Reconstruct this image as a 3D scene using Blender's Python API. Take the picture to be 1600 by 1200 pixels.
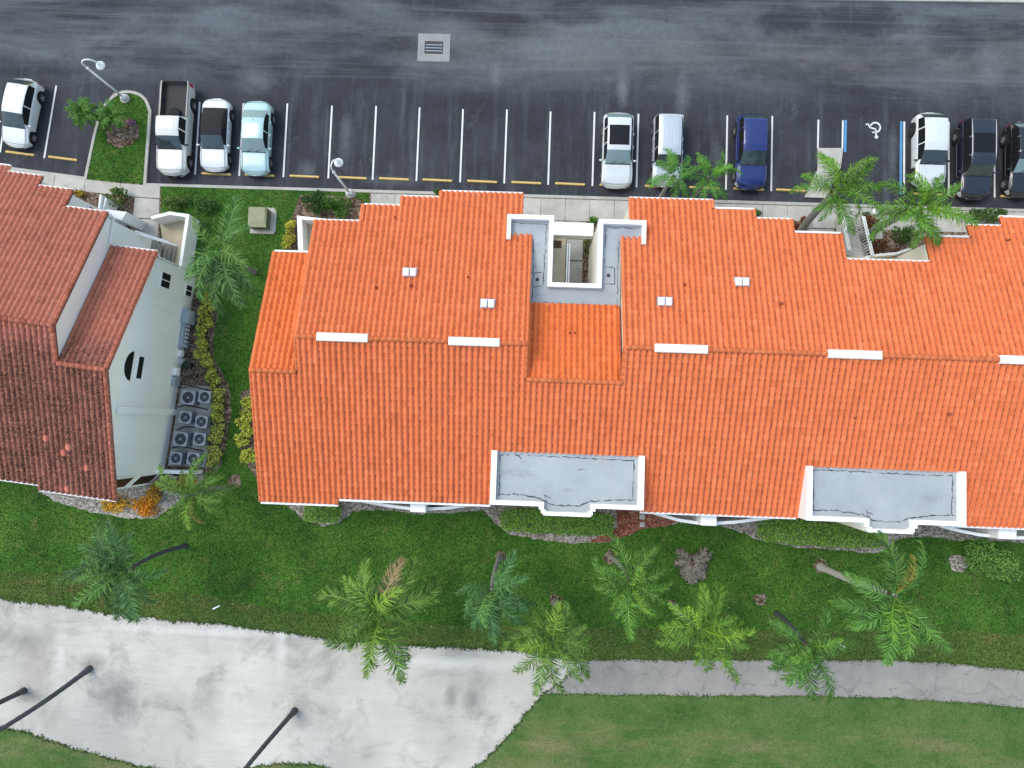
import bpy, bmesh, math, random
import numpy as np
from mathutils import Matrix, Vector

for o in list(bpy.data.objects):
    bpy.data.objects.remove(o)
SC = bpy.context.scene
COL = SC.collection
rnd = random.Random(7)
NR = np.random.default_rng(11)
R = math.radians

# ------------------------------------------------------------------ camera
# a drone camera 44 m up looking almost straight down; world X runs along the long building
F, H, NX, NY, TH = 1109.0, 44.4, 822.0, 665.0, 0.036
_w = Vector((-(NX - 800) / F, (NY - 600) / F, 1.0)).normalized()
_r = Vector((math.cos(TH), -math.sin(TH), 0.0)); _r = (_r - _w * _r.dot(_w)).normalized()
_u = _w.cross(_r)
ROT = Matrix((_r, _u, _w))
cam = bpy.data.cameras.new('camera')
cam.sensor_width = 36.0
cam.lens = F / 1600.0 * 36.0
cam.clip_end = 3000.0
cam_ob = bpy.data.objects.new('camera', cam)
cam_ob.matrix_world = Matrix.Translation((0, 0, H)) @ ROT.to_4x4()
COL.objects.link(cam_ob)
SC.camera = cam_ob
SC.render.resolution_x, SC.render.resolution_y = 1024, 768

# ------------------------------------------------------------------ light: bright hazy overcast
SUN_EL, SUN_AZ = R(58), R(155)          # azimuth as the direction the light comes from, from +X counter-clockwise
world = bpy.data.worlds.new('World')
SC.world = world
world.use_nodes = True
wn = world.node_tree.nodes
sky = wn.new('ShaderNodeTexSky')
sky.sky_type = 'NISHITA'
sky.sun_disc = False
sky.sun_elevation = SUN_EL
sky.sun_rotation = R(90) - SUN_AZ
sky.air_density = 2.0
sky.dust_density = 1.6
sky.ozone_density = 0.1
world.node_tree.links.new(sky.outputs[0], wn['Background'].inputs[0])
wn['Background'].inputs[1].default_value = 0.15
sl = bpy.data.lights.new('sun', 'SUN')
sl.energy = 0.9
sl.angle = R(28)
sl.color = (1.0, 0.96, 0.90)
so = bpy.data.objects.new('sun', sl)
_d = Vector((math.cos(SUN_EL) * math.cos(SUN_AZ), math.cos(SUN_EL) * math.sin(SUN_AZ), math.sin(SUN_EL)))
so.rotation_euler = _d.to_track_quat('Z', 'Y').to_euler()
so.location = _d * 80
COL.objects.link(so)
SC.view_settings.view_transform = 'Standard'
SC.view_settings.look = 'None'
SC.view_settings.gamma = 1.0
SC.view_settings.use_curve_mapping = False
SC.view_settings.exposure = 0.82

# ------------------------------------------------------------------ helpers
def ray(px, py):
    return ROT @ Vector(((px - 800) / F, -(py - 600) / F, -1.0))
def P(px, py, z=0.0):
    d = ray(px, py); t = (z - H) / d.z
    return Vector((d.x * t, d.y * t, z))
def PP(px, py, p0, n):
    """sight line onto the plane through p0 with normal n"""
    d = ray(px, py); c = Vector((0, 0, H)); t = (Vector(p0) - c).dot(n) / d.dot(n)
    return c + d * t
def poly_px(pts, z=0.0):
    return [P(a, b, z) for a, b in pts]

def tag(o, label=None, cat=None, group=None, kind=None):
    if label: o['label'] = label
    if cat: o['category'] = cat
    if group: o['group'] = group
    if kind: o['kind'] = kind
    return o
def empty(name, loc=(0, 0, 0), rz=0.0, parent=None):
    o = bpy.data.objects.new(name, None)
    o.location = loc; o.rotation_euler = (0, 0, rz); o.empty_display_size = 0.3
    o.parent = parent
    COL.objects.link(o)
    return o
def link(name, me, mat=None, parent=None, loc=None, rz=0.0):
    o = bpy.data.objects.new(name, me)
    if mat is not None and not me.materials: me.materials.append(mat)
    if parent is not None: o.parent = parent
    if loc is not None: o.location = loc
    if rz: o.rotation_euler = (0, 0, rz)
    COL.objects.link(o)
    return o
def pydata(name, v, f, mat=None, parent=None, smooth=False, loc=None, rz=0.0):
    me = bpy.data.meshes.new(name)
    me.from_pydata([tuple(p) for p in v], [], f)
    if smooth: me.polygons.foreach_set('use_smooth', [True] * len(me.polygons))
    me.update()
    return link(name, me, mat, parent, loc, rz)
def fast(name, v, f, mat=None, parent=None, smooth=False, tint=None, loc=None):
    """numpy mesh: v (N,3), f (M,k); tint (M,) is stored as a face attribute"""
    me = bpy.data.meshes.new(name)
    v = np.asarray(v, np.float32); f = np.asarray(f, np.int32); m, k = f.shape
    me.vertices.add(len(v)); me.vertices.foreach_set('co', v.ravel())
    me.loops.add(m * k); me.loops.foreach_set('vertex_index', f.ravel())
    me.polygons.add(m); me.polygons.foreach_set('loop_start', np.arange(0, m * k, k, dtype=np.int32))
    if tint is not None:
        a = me.attributes.new('tint', 'FLOAT', 'FACE'); a.data.foreach_set('value', np.asarray(tint, np.float32))
    me.polygons.foreach_set('use_smooth', np.full(m, bool(smooth)))
    me.update(calc_edges=True)
    return link(name, me, mat, parent, loc)

class MB:
    """collects boxes, prisms, tubes and lathes into one mesh"""
    def __init__(s): s.v = []; s.f = []
    def add(s, v, f):
        b = len(s.v); s.v += [tuple(p) for p in v]; s.f += [tuple(i + b for i in q) for q in f]; return s
    def box(s, x0, x1, y0, y1, z0, z1, bev=0.0):
        if bev <= 0:
            return s.add([(x0, y0, z0), (x1, y0, z0), (x1, y1, z0), (x0, y1, z0), (x0, y0, z1), (x1, y0, z1), (x1, y1, z1), (x0, y1, z1)],
                         [(3, 2, 1, 0), (4, 5, 6, 7), (0, 1, 5, 4), (1, 2, 6, 5), (2, 3, 7, 6), (3, 0, 4, 7)])
        b = bev
        return s.prism([(x0, y0), (x1, y0), (x1, y1), (x0, y1)], z0, z1, b)
    def prism(s, poly, z0, z1, bev=0.0):
        poly = [(p[0], p[1]) for p in poly]; n = len(poly)
        a = sum(poly[i][0] * poly[(i + 1) % n][1] - poly[(i + 1) % n][0] * poly[i][1] for i in range(n))
        if a < 0: poly = poly[::-1]
        rings = [(poly, z0)]
        if bev > 0:
            rings.append((poly, z1 - bev)); rings.append((inset(poly, bev), z1))
        else:
            rings.append((poly, z1))
        v = []; f = []
        for p, z in rings: v += [(q[0], q[1], z) for q in p]
        f.append(tuple(reversed(range(n))))
        for k in range(len(rings) - 1):
            for i in range(n):
                j = (i + 1) % n; f.append((k * n + i, k * n + j, (k + 1) * n + j, (k + 1) * n + i))
        f.append(tuple(range((len(rings) - 1) * n, len(rings) * n)))
        return s.add(v, f)
    def tube(s, pts, rad, n=8, cap=True):
        pts = [Vector(p) for p in pts]; m = len(pts)
        rads = rad if isinstance(rad, (list, tuple)) else [rad] * m
        v = []; f = []
        up = Vector((0, 0, 1))
        t0 = (pts[1] - pts[0]).normalized()
        a = t0.orthogonal().normalized()
        for i in range(m):
            t = (pts[min(i + 1, m - 1)] - pts[max(i - 1, 0)]).normalized()
            a = (a - t * a.dot(t)).normalized(); b = t.cross(a)
            for k in range(n):
                an = 2 * math.pi * k / n
                v.append(pts[i] + (a * math.cos(an) + b * math.sin(an)) * rads[i])
        for i in range(m - 1):
            for k in range(n):
                l = (k + 1) % n; f.append((i * n + k, i * n + l, (i + 1) * n + l, (i + 1) * n + k))
        if cap:
            f.append(tuple(reversed(range(n)))); f.append(tuple(range((m - 1) * n, m * n)))
        return s.add(v, f)
    def lathe(s, prof, c=(0, 0, 0), n=16, axis='z'):
        v = []; f = []
        for (r, z) in prof:
            for k in range(n):
                an = 2 * math.pi * k / n
                x, y, q = r * math.cos(an), r * math.sin(an), z
                if axis == 'y': x, y, q = x, q, y
                v.append((c[0] + x, c[1] + y, c[2] + q))
        for i in range(len(prof) - 1):
            for k in range(n):
                l = (k + 1) % n; f.append((i * n + k, i * n + l, (i + 1) * n + l, (i + 1) * n + k))
        f.append(tuple(reversed(range(n)))); f.append(tuple(range((len(prof) - 1) * n, len(prof) * n)))
        return s.add(v, f)
    def build(s, name, mat=None, parent=None, smooth=False, loc=None, rz=0.0):
        return pydata(name, s.v, s.f, mat, parent, smooth, loc, rz)
def inset(poly, d):
    n = len(poly); out = []
    for i in range(n):
        p0, p1, p2 = Vector(poly[i - 1]), Vector(poly[i]), Vector(poly[(i + 1) % n])
        e1 = (p1 - p0).normalized(); e2 = (p2 - p1).normalized()
        n1 = Vector((-e1.y, e1.x)); n2 = Vector((-e2.y, e2.x))
        b = (n1 + n2); q = max(0.3, 1 + n1.dot(n2))
        out.append(tuple(p1 + b * (d / q)))
    return out
def rough_poly(pts, step=0.25, amp=0.06, closed=True, seed=1):
    """resample an outline with small irregular wobble (worn turf edges)"""
    r = random.Random(seed); out = []; n = len(pts); ph = [r.uniform(0, 6.28) for _ in range(4)]
    s = 0.0
    for i in range(n if closed else n - 1):
        a = Vector(pts[i][:2]); b = Vector(pts[(i + 1) % n][:2]); L = (b - a).length
        k = max(1, int(L / step)); nn = Vector((-(b - a).y, (b - a).x)).normalized()
        for j in range(k):
            q = s + L * j / k
            w = amp * (0.6 * math.sin(q * 1.3 + ph[0]) + 0.5 * math.sin(q * 3.1 + ph[1]) + 0.5 * math.sin(q * 7.7 + ph[2]) + r.uniform(-.7, .7))
            out.append(a + (b - a) * (j / k) + nn * w)
        s += L
    return [(p.x, p.y) for p in out]
def smooth_pts(pts, it=2, closed=True):
    pts = [Vector(p[:2]) for p in pts]
    for _ in range(it):
        o = []
        n = len(pts)
        for i in range(n if closed else n - 1):
            a, b = pts[i], pts[(i + 1) % n]
            o += [a * .75 + b * .25, a * .25 + b * .75]
        if not closed: o = [pts[0]] + o + [pts[-1]]
        pts = o
    return [(p.x, p.y) for p in pts]
def sheet(name, poly, z, mat, kind='structure', parent=None):
    bm = bmesh.new()
    vs = [bm.verts.new((p[0], p[1], z)) for p in poly]
    f = bm.faces.new(vs)
    bm.normal_update()
    if f.normal.z < 0: f.normal_flip()
    bmesh.ops.triangulate(bm, faces=bm.faces[:])
    me = bpy.data.meshes.new(name); bm.to_mesh(me); bm.free()
    o = link(name, me, mat, parent)
    if kind and parent is None: o['kind'] = kind
    return o
def pip(x, y, poly):
    """numpy points in polygon"""
    ins = np.zeros(len(x), bool); n = len(poly)
    for i in range(n):
        x0, y0 = poly[i][0], poly[i][1]; x1, y1 = poly[i - 1][0], poly[i - 1][1]
        if y0 == y1: continue
        c = ((y0 > y) != (y1 > y)) & (x < (x1 - x0) * (y - y0) / (y1 - y0) + x0)
        ins ^= c
    return ins
def copy_tree(o, parent=None):
    c = o.copy(); COL.objects.link(c); c.parent = parent
    for ch in list(o.children): copy_tree(ch, c)
    return c

# ------------------------------------------------------------------ materials
class NT:
    def __init__(s, name, rough=0.8, spec=0.3):
        s.m = bpy.data.materials.new(name); s.m.use_nodes = True
        s.t = s.m.node_tree; s.b = s.t.nodes['Principled BSDF']
        s.b.inputs['Roughness'].default_value = rough
        s.b.inputs['Specular IOR Level'].default_value = spec
        s._co = None
    def n(s, t, **k):
        x = s.t.nodes.new(t)
        for a, b in k.items(): setattr(x, a, b)
        return x
    def l(s, a, b): s.t.links.new(a, b)
    def co(s):
        if s._co is None: s._co = s.n('ShaderNodeTexCoord').outputs['Object']
        return s._co
    def mapped(s, sc=(1, 1, 1), rot=(0, 0, 0), loc=(0, 0, 0)):
        m = s.n('ShaderNodeMapping'); m.inputs['Scale'].default_value = sc; m.inputs['Rotation'].default_value = rot; m.inputs['Location'].default_value = loc
        s.l(s.co(), m.inputs[0]); return m.outputs[0]
    def noise(s, scale, detail=4, rough=0.6, vec=None, dist=0.0):
        x = s.n('ShaderNodeTexNoise'); x.inputs['Scale'].default_value = scale; x.inputs['Detail'].default_value = detail
        x.inputs['Roughness'].default_value = rough; x.inputs['Distortion'].default_value = dist
        s.l(vec if vec is not None else s.co(), x.inputs['Vector']); return x.outputs['Fac']
    def vor(s, scale, feature='F1', vec=None, out='Distance'):
        x = s.n('ShaderNodeTexVoronoi', feature=feature); x.inputs['Scale'].default_value = scale
        s.l(vec if vec is not None else s.co(), x.inputs['Vector']); return x.outputs[out]
    def ramp(s, fac, stops):
        x = s.n('ShaderNodeValToRGB'); e = x.color_ramp.elements
        while len(e) < len(stops): e.new(0.5)
        for i, (p, c) in enumerate(stops):
            e[i].position = p; e[i].color = (c, c, c, 1) if isinstance(c, (int, float)) else (*c, 1)
        s.l(fac, x.inputs[0]); return x.outputs[0]
    def mix(s, fac, a, b, mode='MIX'):
        x = s.n('ShaderNodeMix', data_type='RGBA', blend_type=mode)
        for sock, v in ((x.inputs['Factor'], fac), (x.inputs['A'], a), (x.inputs['B'], b)):
            if isinstance(v, (int, float)): sock.default_value = v if sock.type == 'VALUE' else (v, v, v, 1)
            elif isinstance(v, tuple): sock.default_value = (*v, 1)
            else: s.l(v, sock)
        return x.outputs['Result']
    def math(s, op, a, b=0.0, clamp=False):
        x = s.n('ShaderNodeMath', operation=op, use_clamp=clamp)
        for i, v in enumerate((a, b)):
            if isinstance(v, (int, float)): x.inputs[i].default_value = v
            else: s.l(v, x.inputs[i])
        return x.outputs[0]
    def sep(s, vec=None):
        x = s.n('ShaderNodeSeparateXYZ'); s.l(vec if vec is not None else s.co(), x.inputs[0]); return x.outputs
    def smudge(s, px, py, rx, ry, nz, soft=0.9):
        """a stain lying at one spot of the ground, its rim broken up by noise"""
        c = P(px, py)
        m = s.mapped((1 / rx, 1 / ry, 0), loc=(-c.x / rx, -c.y / ry, 0))
        x = s.n('ShaderNodeVectorMath', operation='LENGTH'); s.l(m, x.inputs[0])
        d = s.math('ADD', x.outputs['Value'], s.math('MULTIPLY', s.math('SUBTRACT', nz, 0.5), 1.6))
        return s.ramp(d, [(max(0.0, 1 - soft), 1.0), (1.0, 0.0)])
    def attr(s, name):
        x = s.n('ShaderNodeAttribute', attribute_name=name); return x.outputs['Fac']
    def obj(s, out='Random'):
        return s.n('ShaderNodeObjectInfo').outputs[out]
    def col(s, v):
        if isinstance(v, tuple): s.b.inputs['Base Color'].default_value = (*v, 1)
        else: s.l(v, s.b.inputs['Base Color'])
        return s
    def bump(s, h, strength=0.3, dist=0.02):
        x = s.n('ShaderNodeBump'); x.inputs['Strength'].default_value = strength; x.inputs['Distance'].default_value = dist
        s.l(h, x.inputs['Height']); s.l(x.outputs[0], s.b.inputs['Normal']); return s

def plain(name, c, rough=0.7, spec=0.3, var=0.12, scale=3.0, metal=0.0, bump=0.0):
    t = NT(name, rough, spec)
    d = tuple(x * (1 - var) for x in c); e = tuple(min(1, x * (1 + var * .5)) for x in c)
    n = t.noise(scale, 5, 0.65)
    t.col(t.ramp(n, [(0.3, d), (0.7, e)]))
    t.b.inputs['Metallic'].default_value = metal
    if bump: t.bump(t.noise(scale * 14, 3), bump, 0.01)
    return t.m
def paint(name, c, rough=0.28, metal=0.0):
    t = NT(name, rough, 0.5); n = t.noise(2.0, 3)
    t.col(t.ramp(n, [(0.3, tuple(x * .93 for x in c)), (0.7, c)]))
    t.b.inputs['Metallic'].default_value = metal
    t.b.inputs['Coat Weight'].default_value = 0.6; t.b.inputs['Coat Roughness'].default_value = 0.05
    return t.m

# --- ground materials
def mk_asphalt():
    t = NT('asphalt', 0.85, 0.25)
    xyz = t.sep()
    base = t.ramp(t.noise(0.22, 6, 0.6), [(0.35, (0.032, 0.034, 0.042)), (0.68, (0.064, 0.068, 0.080))])
    # long pale worn streaks along the driving lane, strongest where cars run
    st = t.noise(1.0, 6, 0.62, t.mapped((0.085, 0.32, 1)), 0.6)
    lane = t.n('ShaderNodeMapRange', interpolation_type='SMOOTHSTEP'); lane.inputs[1].default_value = 20.4; lane.inputs[2].default_value = 23.2
    t.l(xyz[1], lane.inputs[0])
    m = t.math('MULTIPLY', t.ramp(st, [(0.38, 0.0), (0.64, 1.0)]), lane.outputs[0])
    c = t.mix(t.math('MULTIPLY', m, 0.85), base, (0.16, 0.178, 0.195))
    # dusty brownish wear on the right half of the lane
    bx = t.n('ShaderNodeMapRange', interpolation_type='SMOOTHSTEP'); bx.inputs[1].default_value = -14; bx.inputs[2].default_value = -4
    t.l(xyz[0], bx.inputs[0])
    by = t.math('SUBTRACT', 1.0, t.math('MULTIPLY', t.math('ABSOLUTE', t.math('SUBTRACT', xyz[1], 24.2)), 0.42), True)
    w = t.math('MULTIPLY', t.math('MULTIPLY', by, bx.outputs[0]), t.ramp(t.noise(0.55, 6, 0.65, t.mapped((0.5, 1.1, 1))), [(0.3, 0.1), (0.62, 1.0)]))
    c = t.mix(t.math('MULTIPLY', w, 0.75), c, (0.165, 0.168, 0.158))
    # rain marks running with the stalls
    rs = t.noise(1.0, 5, 0.6, t.mapped((1.6, 0.12, 1)))
    inv = t.math('SUBTRACT', 1.0, lane.outputs[0])
    c = t.mix(t.math('MULTIPLY', t.math('MULTIPLY', t.ramp(rs, [(0.50, 0.0), (0.74, 1.0)]), inv), 0.6), c, (0.125, 0.14, 0.16))
    # oil stains, fine grain, thin pale cracks
    c = t.mix(t.math('MULTIPLY', t.ramp(t.noise(0.9, 5, 0.7, t.mapped((1, 1, 1), loc=(5, 3, 0))), [(0.62, 0.0), (0.74, 1.0)]), 0.45), c, (0.018, 0.017, 0.02))
    nz = t.n('ShaderNodeTexNoise'); nz.inputs['Scale'].default_value = 0.35; nz.inputs['Detail'].default_value = 8; nz.inputs['Roughness'].default_value = 0.7; t.l(t.co(), nz.inputs[0])
    wv = t.mix(1.0, t.co(), t.mix(1.0, nz.outputs['Color'], (4.0, 4.0, 4.0), 'MULTIPLY'), 'ADD')
    cr = t.ramp(t.vor(0.17, 'DISTANCE_TO_EDGE', wv), [(0.0, 1.0), (0.0035, 0.0)])
    c = t.mix(t.math('MULTIPLY', t.math('MULTIPLY', cr, t.ramp(t.noise(0.4, 3), [(0.45, 0.0), (0.6, 1.0)])), 0.7), c, (0.19, 0.2, 0.2))
    sp = t.ramp(t.vor(2.6), [(0.0, 1.0), (0.035, 0.0)])
    c = t.mix(t.math('MULTIPLY', t.math('MULTIPLY', sp, t.ramp(t.noise(0.5, 2), [(0.5, 0.0), (0.6, 1.0)])), 0.5), c, (0.3, 0.3, 0.29))
    nz = t.noise(0.8, 7, 0.75, None, 0.5)
    for (a, b, rx, ry, k) in ((560, 115, 3.2, 1.3, .7), (1345, 32, 3.4, 1.5, .8), (1230, 30, 2.4, 1.4, .7), (780, 35, 2.4, 1.2, .6), (430, 100, 1.4, 1.0, .6), (900, 25, 2.6, .9, .6), (250, 90, 2.4, 1.0, .6), (1490, 60, 2.2, 1.6, .6)):
        c = t.mix(t.math('MULTIPLY', t.smudge(a, b, rx, ry, nz, .5), k), c, (0.034, 0.035, 0.043))
    for (a, b, rx, ry, k) in ((973, 140, .5, 1.6, .8), (1067, 150, .6, 2.0, .65), (540, 215, .5, 2.6, .5), (480, 265, .7, .8, .6), (615, 282, 2.4, .4, .4), (1545, 110, 1.2, 1.6, .6), (775, 115, .5, 1.2, .6), (400, 125, 1.6, 1.2, .6), (860, 75, 4.5, .9, .6), (700, 50, 3.5, 1.2, .5), (1395, 240, .35, 2.2, .5), (1120, 245, .5, 2.0, .4)):
        c = t.mix(t.math('MULTIPLY', t.smudge(a, b, rx, ry, nz), k), c, (0.19, 0.205, 0.215))
    c = t.mix(0.4, c, t.ramp(t.noise(2.4, 8, 0.78, None, 0.4), [(0.3, 0.22), (0.72, 0.80)]), 'OVERLAY')
    s2 = t.ramp(t.noise(1.0, 7, 0.7, t.mapped((0.05, 1.5, 1), (0, 0, R(1.5)), (3, 7, 0)), 0.3), [(0.5, 0.0), (0.72, 1.0)])
    c = t.mix(t.math('MULTIPLY', t.math('MULTIPLY', s2, lane.outputs[0]), 0.55), c, (0.20, 0.215, 0.22))
    s3 = t.ramp(t.noise(1.0, 7, 0.7, t.mapped((2.6, 0.16, 1), (0, 0, R(-8)), (1, 2, 0)), 0.3), [(0.58, 0.0), (0.74, 1.0)])
    c = t.mix(t.math('MULTIPLY', s3, 0.3), c, (0.18, 0.195, 0.21))
    gr = t.noise(22, 3, 0.8)
    c = t.mix(0.35, c, t.ramp(gr, [(0.3, 0.0), (0.75, 0.14)]), 'OVERLAY')
    t.col(c); t.bump(gr, 0.35, 0.01)
    return t.m
def mk_grass(name, dark, mid, light, patch, seed=0.0, streak=False):
    t = NT(name, 0.9, 0.15)
    v = t.mapped((1, 1, 1), loc=(seed, seed * .7, 0))
    a = t.noise(0.35, 5, 0.65, v); b = t.noise(2.6, 5, 0.7, v); g = t.noise(13, 4, 0.8, v)
    c = t.ramp(a, [(0.32, dark), (0.5, mid), (0.72, light)])
    c = t.mix(t.math('MULTIPLY', t.ramp(b, [(0.45, 0.0), (0.72, 1.0)]), 0.55), c, light)
    yy = 1.0
    if seed == 40.0:
        mr = t.n('ShaderNodeMapRange', interpolation_type='SMOOTHSTEP'); mr.inputs[1].default_value = -17.2; mr.inputs[2].default_value = -18.6; mr.inputs[3].default_value = 0.15; mr.inputs[4].default_value = 1.15
        t.l(t.math('ADD', t.sep()[1], t.math('MULTIPLY', t.sep()[0], -0.02)), mr.inputs[0]); yy = mr.outputs[0]
    c = t.mix(t.math('MULTIPLY', yy, t.math('MULTIPLY', t.ramp(t.noise(0.8, 4, 0.7, t.mapped((0.22 if seed == 40.0 else 0.6 if streak else 1, 0.8 if seed == 40.0 else 1.6 if streak else 1, 1), loc=(9 + seed, 2, 0))), [(0.46 if seed == 40.0 else 0.55, 0.0), (0.72, 1.0)]), 0.8)), c, patch)
    c = t.mix(0.4 if seed == 40.0 else 0.95, c, t.ramp(g, [(0.34, 0.02), (0.66, 0.98)]), 'OVERLAY')
    t.col(c); t.bump(t.math('ADD', g, b), 0.8, 0.06)
    return t.m
def mk_sand():
    t = NT('bunker_sand', 0.95, 0.1)
    a = t.noise(0.16, 5, 0.6); 
    c = t.ramp(a, [(0.3, (0.37, 0.345, 0.30)), (0.5, (0.47, 0.442, 0.392)), (0.7, (0.56, 0.53, 0.475))])
    rk = t.noise(1.0, 4, 0.6, t.mapped((0.25, 3.2, 1), (0, 0, R(4))), 1.0)
    c = t.mix(t.math('MULTIPLY', t.ramp(rk, [(0.45, 0.0), (0.7, 1.0)]), 0.25), c, (0.36, 0.335, 0.295))
    d = t.ramp(t.noise(0.42, 6, 0.7, t.mapped((0.8, 1, 1), loc=(3, 8, 0)), 0.8), [(0.50, 0.0), (0.74, 1.0)])
    c = t.mix(t.math('MULTIPLY', d, 0.75), c, (0.20, 0.19, 0.175))
    nz = t.noise(0.9, 6, 0.7, None, 0.6)
    for (a, b, rx, ry, k) in ((190, 1088, 1.9, 2.2, .75), (150, 1035, 1.2, .8, .6), (740, 1090, .8, 1.4, .7), (705, 1085, .5, 1.3, .5), (470, 1115, .9, 1.4, .5), (330, 1085, 1.1, 2.0, .4), (40, 1000, 2.4, 1.0, .45), (45, 1085, .9, .6, .5)):
        c = t.mix(t.math('MULTIPLY', t.smudge(a, b, rx, ry, nz), k), c, (0.17, 0.165, 0.155))
    for (a, b, rx, ry, k) in ((440, 1010, .5, 2.0, .5), (95, 1030, .6, 2.6, .5), (300, 985, 9.0, .35, .5), (700, 1035, 6.0, .5, .5)):
        c = t.mix(t.math('MULTIPLY', t.smudge(a, b, rx, ry, nz), k), c, (0.66, 0.64, 0.60))
    sp = t.ramp(t.vor(5.0), [(0.0, 1.0), (0.05, 0.0)])
    c = t.mix(t.math('MULTIPLY', t.math('MULTIPLY', sp, t.ramp(t.noise(1.2, 2), [(0.5, 0.0), (0.65, 1.0)])), 0.6), c, (0.18, 0.16, 0.13))
    t.col(c); t.bump(t.math('ADD', rk, t.math('MULTIPLY', t.noise(30, 3), 0.4)), 0.6, 0.05)
    return t.m
def mk_path():
    t = NT('path_asphalt', 0.9, 0.2)
    c = t.ramp(t.noise(0.5, 6, 0.65), [(0.3, (0.215, 0.20, 0.18)), (0.7, (0.32, 0.295, 0.265))])
    nz = t.n('ShaderNodeTexNoise'); nz.inputs['Scale'].default_value = 1.1; nz.inputs['Detail'].default_value = 7; nz.inputs['Roughness'].default_value = .7; t.l(t.co(), nz.inputs[0])
    wv = t.mix(1.0, t.co(), t.mix(1.0, nz.outputs['Color'], (1.5, 1.5, 1.5), 'MULTIPLY'), 'ADD')
    cr = t.ramp(t.vor(0.55, 'DISTANCE_TO_EDGE', wv), [(0.0, 1.0), (0.016, 0.0)])
    c = t.mix(t.math('MULTIPLY', t.math('MULTIPLY', cr, t.ramp(t.noise(0.7, 3), [(0.4, 0.0), (0.52, 1.0)])), 0.75), c, (0.06, 0.06, 0.06))
    c = t.mix(t.math('MULTIPLY', t.ramp(t.noise(1.7, 5, 0.75), [(0.68, 0.0), (0.76, 1.0)]), 0.5), c, (0.09, 0.12, 0.06))
    g = t.noise(26, 3, 0.8)
    c = t.mix(0.3, c, g, 'OVERLAY'); t.col(c); t.bump(g, 0.4, 0.01)
    return t.m
def mk_concrete(name, a, b, dirt=0.35):
    t = NT(name, 0.9, 0.2)
    c = t.ramp(t.noise(0.9, 6, 0.68), [(0.3, a), (0.68, b)])
    c = t.mix(t.math('MULTIPLY', t.ramp(t.noise(1.6, 6, 0.75, t.mapped(loc=(4, 7, 2))), [(0.55, 0.0), (0.78, 1.0)]), dirt), c, (0.10, 0.09, 0.08))
    g = t.noise(28, 3, 0.8); c = t.mix(0.22, c, g, 'OVERLAY')
    c = t.mix(t.math('MULTIPLY', t.obj('Random'), 0.12), c, (0.2, 0.18, 0.16))
    t.col(c); t.bump(g, 0.3, 0.008)
    return t.m
def mk_mulch(name, cols, scale=9.0):
    t = NT(name, 0.95, 0.1)
    x = t.n('ShaderNodeTexVoronoi'); x.inputs['Scale'].default_value = scale; t.l(t.co(), x.inputs['Vector'])
    s = t.n('ShaderNodeSeparateColor'); t.l(x.outputs['Color'], s.inputs[0])
    n = len(cols)
    c = t.ramp(s.outputs[0], [(0.1 + 0.8 * i / (n - 1), q) for i, q in enumerate(cols)])
    c = t.mix(0.5, c, t.noise(1.5, 5), 'OVERLAY')
    t.col(c); t.bump(x.outputs['Distance'], 0.9, 0.05)
    return t.m
# --- roof tiles: clay with a tint per tile
def mk_tile(name, lo, mid, hi, stain=None, stain_amt=0.0, stain_scale=0.5, yrange=None):
    t = NT(name, 0.75, 0.25)
    f = t.math('FRACT', t.math('ADD', t.attr('tint'), t.obj('Random')))
    c = t.ramp(f, [(0.0, lo), (0.12, mid), (0.9, hi), (1.0, tuple(min(1, x * 1.05 + .015) for x in hi))])
    geo = t.n('ShaderNodeNewGeometry').outputs['Position']
    big = t.noise(0.35, 5, 0.7, geo)
    c = t.mix(t.math('MULTIPLY', t.ramp(big, [(0.35, 0.0), (0.75, 1.0)]), 0.35), c, lo)
    if stain:
        n = t.noise(stain_scale * 9, 6, 0.8, geo); n2 = t.noise(stain_scale, 4, 0.6, geo)
        m = t.math('MULTIPLY', t.ramp(n, [(0.38, 0.0), (0.56, 1.0)]), t.ramp(n2, [(0.25, 0.55), (0.55, 1.0)]))
        if yrange:
            yy = t.n('ShaderNodeMapRange', interpolation_type='SMOOTHSTEP'); yy.inputs[1].default_value = yrange[0]; yy.inputs[2].default_value = yrange[1]
            yy.inputs[3].default_value = 1.0; yy.inputs[4].default_value = yrange[2]
            t.l(t.sep(geo)[1], yy.inputs[0]); m = t.math('MULTIPLY', m, yy.outputs[0])
        if yrange:
            lich = t.ramp(t.noise(stain_scale * 5, 5, 0.75, t.n('ShaderNodeNewGeometry').outputs['Position']), [(0.35, 0.0), (0.6, 1.0)])
            c = t.mix(t.math('MULTIPLY', t.math('MULTIPLY', lich, yy.outputs[0]), 0.45), c, (0.36, 0.20, 0.15))
        c = t.mix(t.math('MULTIPLY', m, stain_amt), c, stain)
    g = t.noise(30, 3, 0.7, geo); c = t.mix(0.25, c, g, 'OVERLAY')
    t.col(c); t.bump(g, 0.25, 0.006)
    return t.m
def mk_leaf(name, trans=0.25):
    """leaf colour comes from the plant's own object colour, varied leaf by leaf"""
    t = NT(name, 0.55, 0.35)
    oc = t.obj('Color')
    f = t.attr('tint')
    c = t.mix(t.ramp(f, [(0.0, 0.0), (1.0, 1.0)]), t.mix(1.0, oc, (0.28, 0.32, 0.28), 'MULTIPLY'), t.mix(1.0, oc, (1.95, 1.75, 1.5), 'MULTIPLY'))  # wide tint range also paints in shaded gaps and bright leaf edges
    t.col(c)
    tr = t.n('ShaderNodeBsdfTranslucent'); t.l(c, tr.inputs[0])
    mx = t.n('ShaderNodeMixShader'); mx.inputs[0].default_value = trans
    t.l(t.b.outputs[0], mx.inputs[1]); t.l(tr.outputs[0], mx.inputs[2])
    t.l(mx.outputs[0], t.t.nodes['Material Output'].inputs[0])
    return t.m
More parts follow.
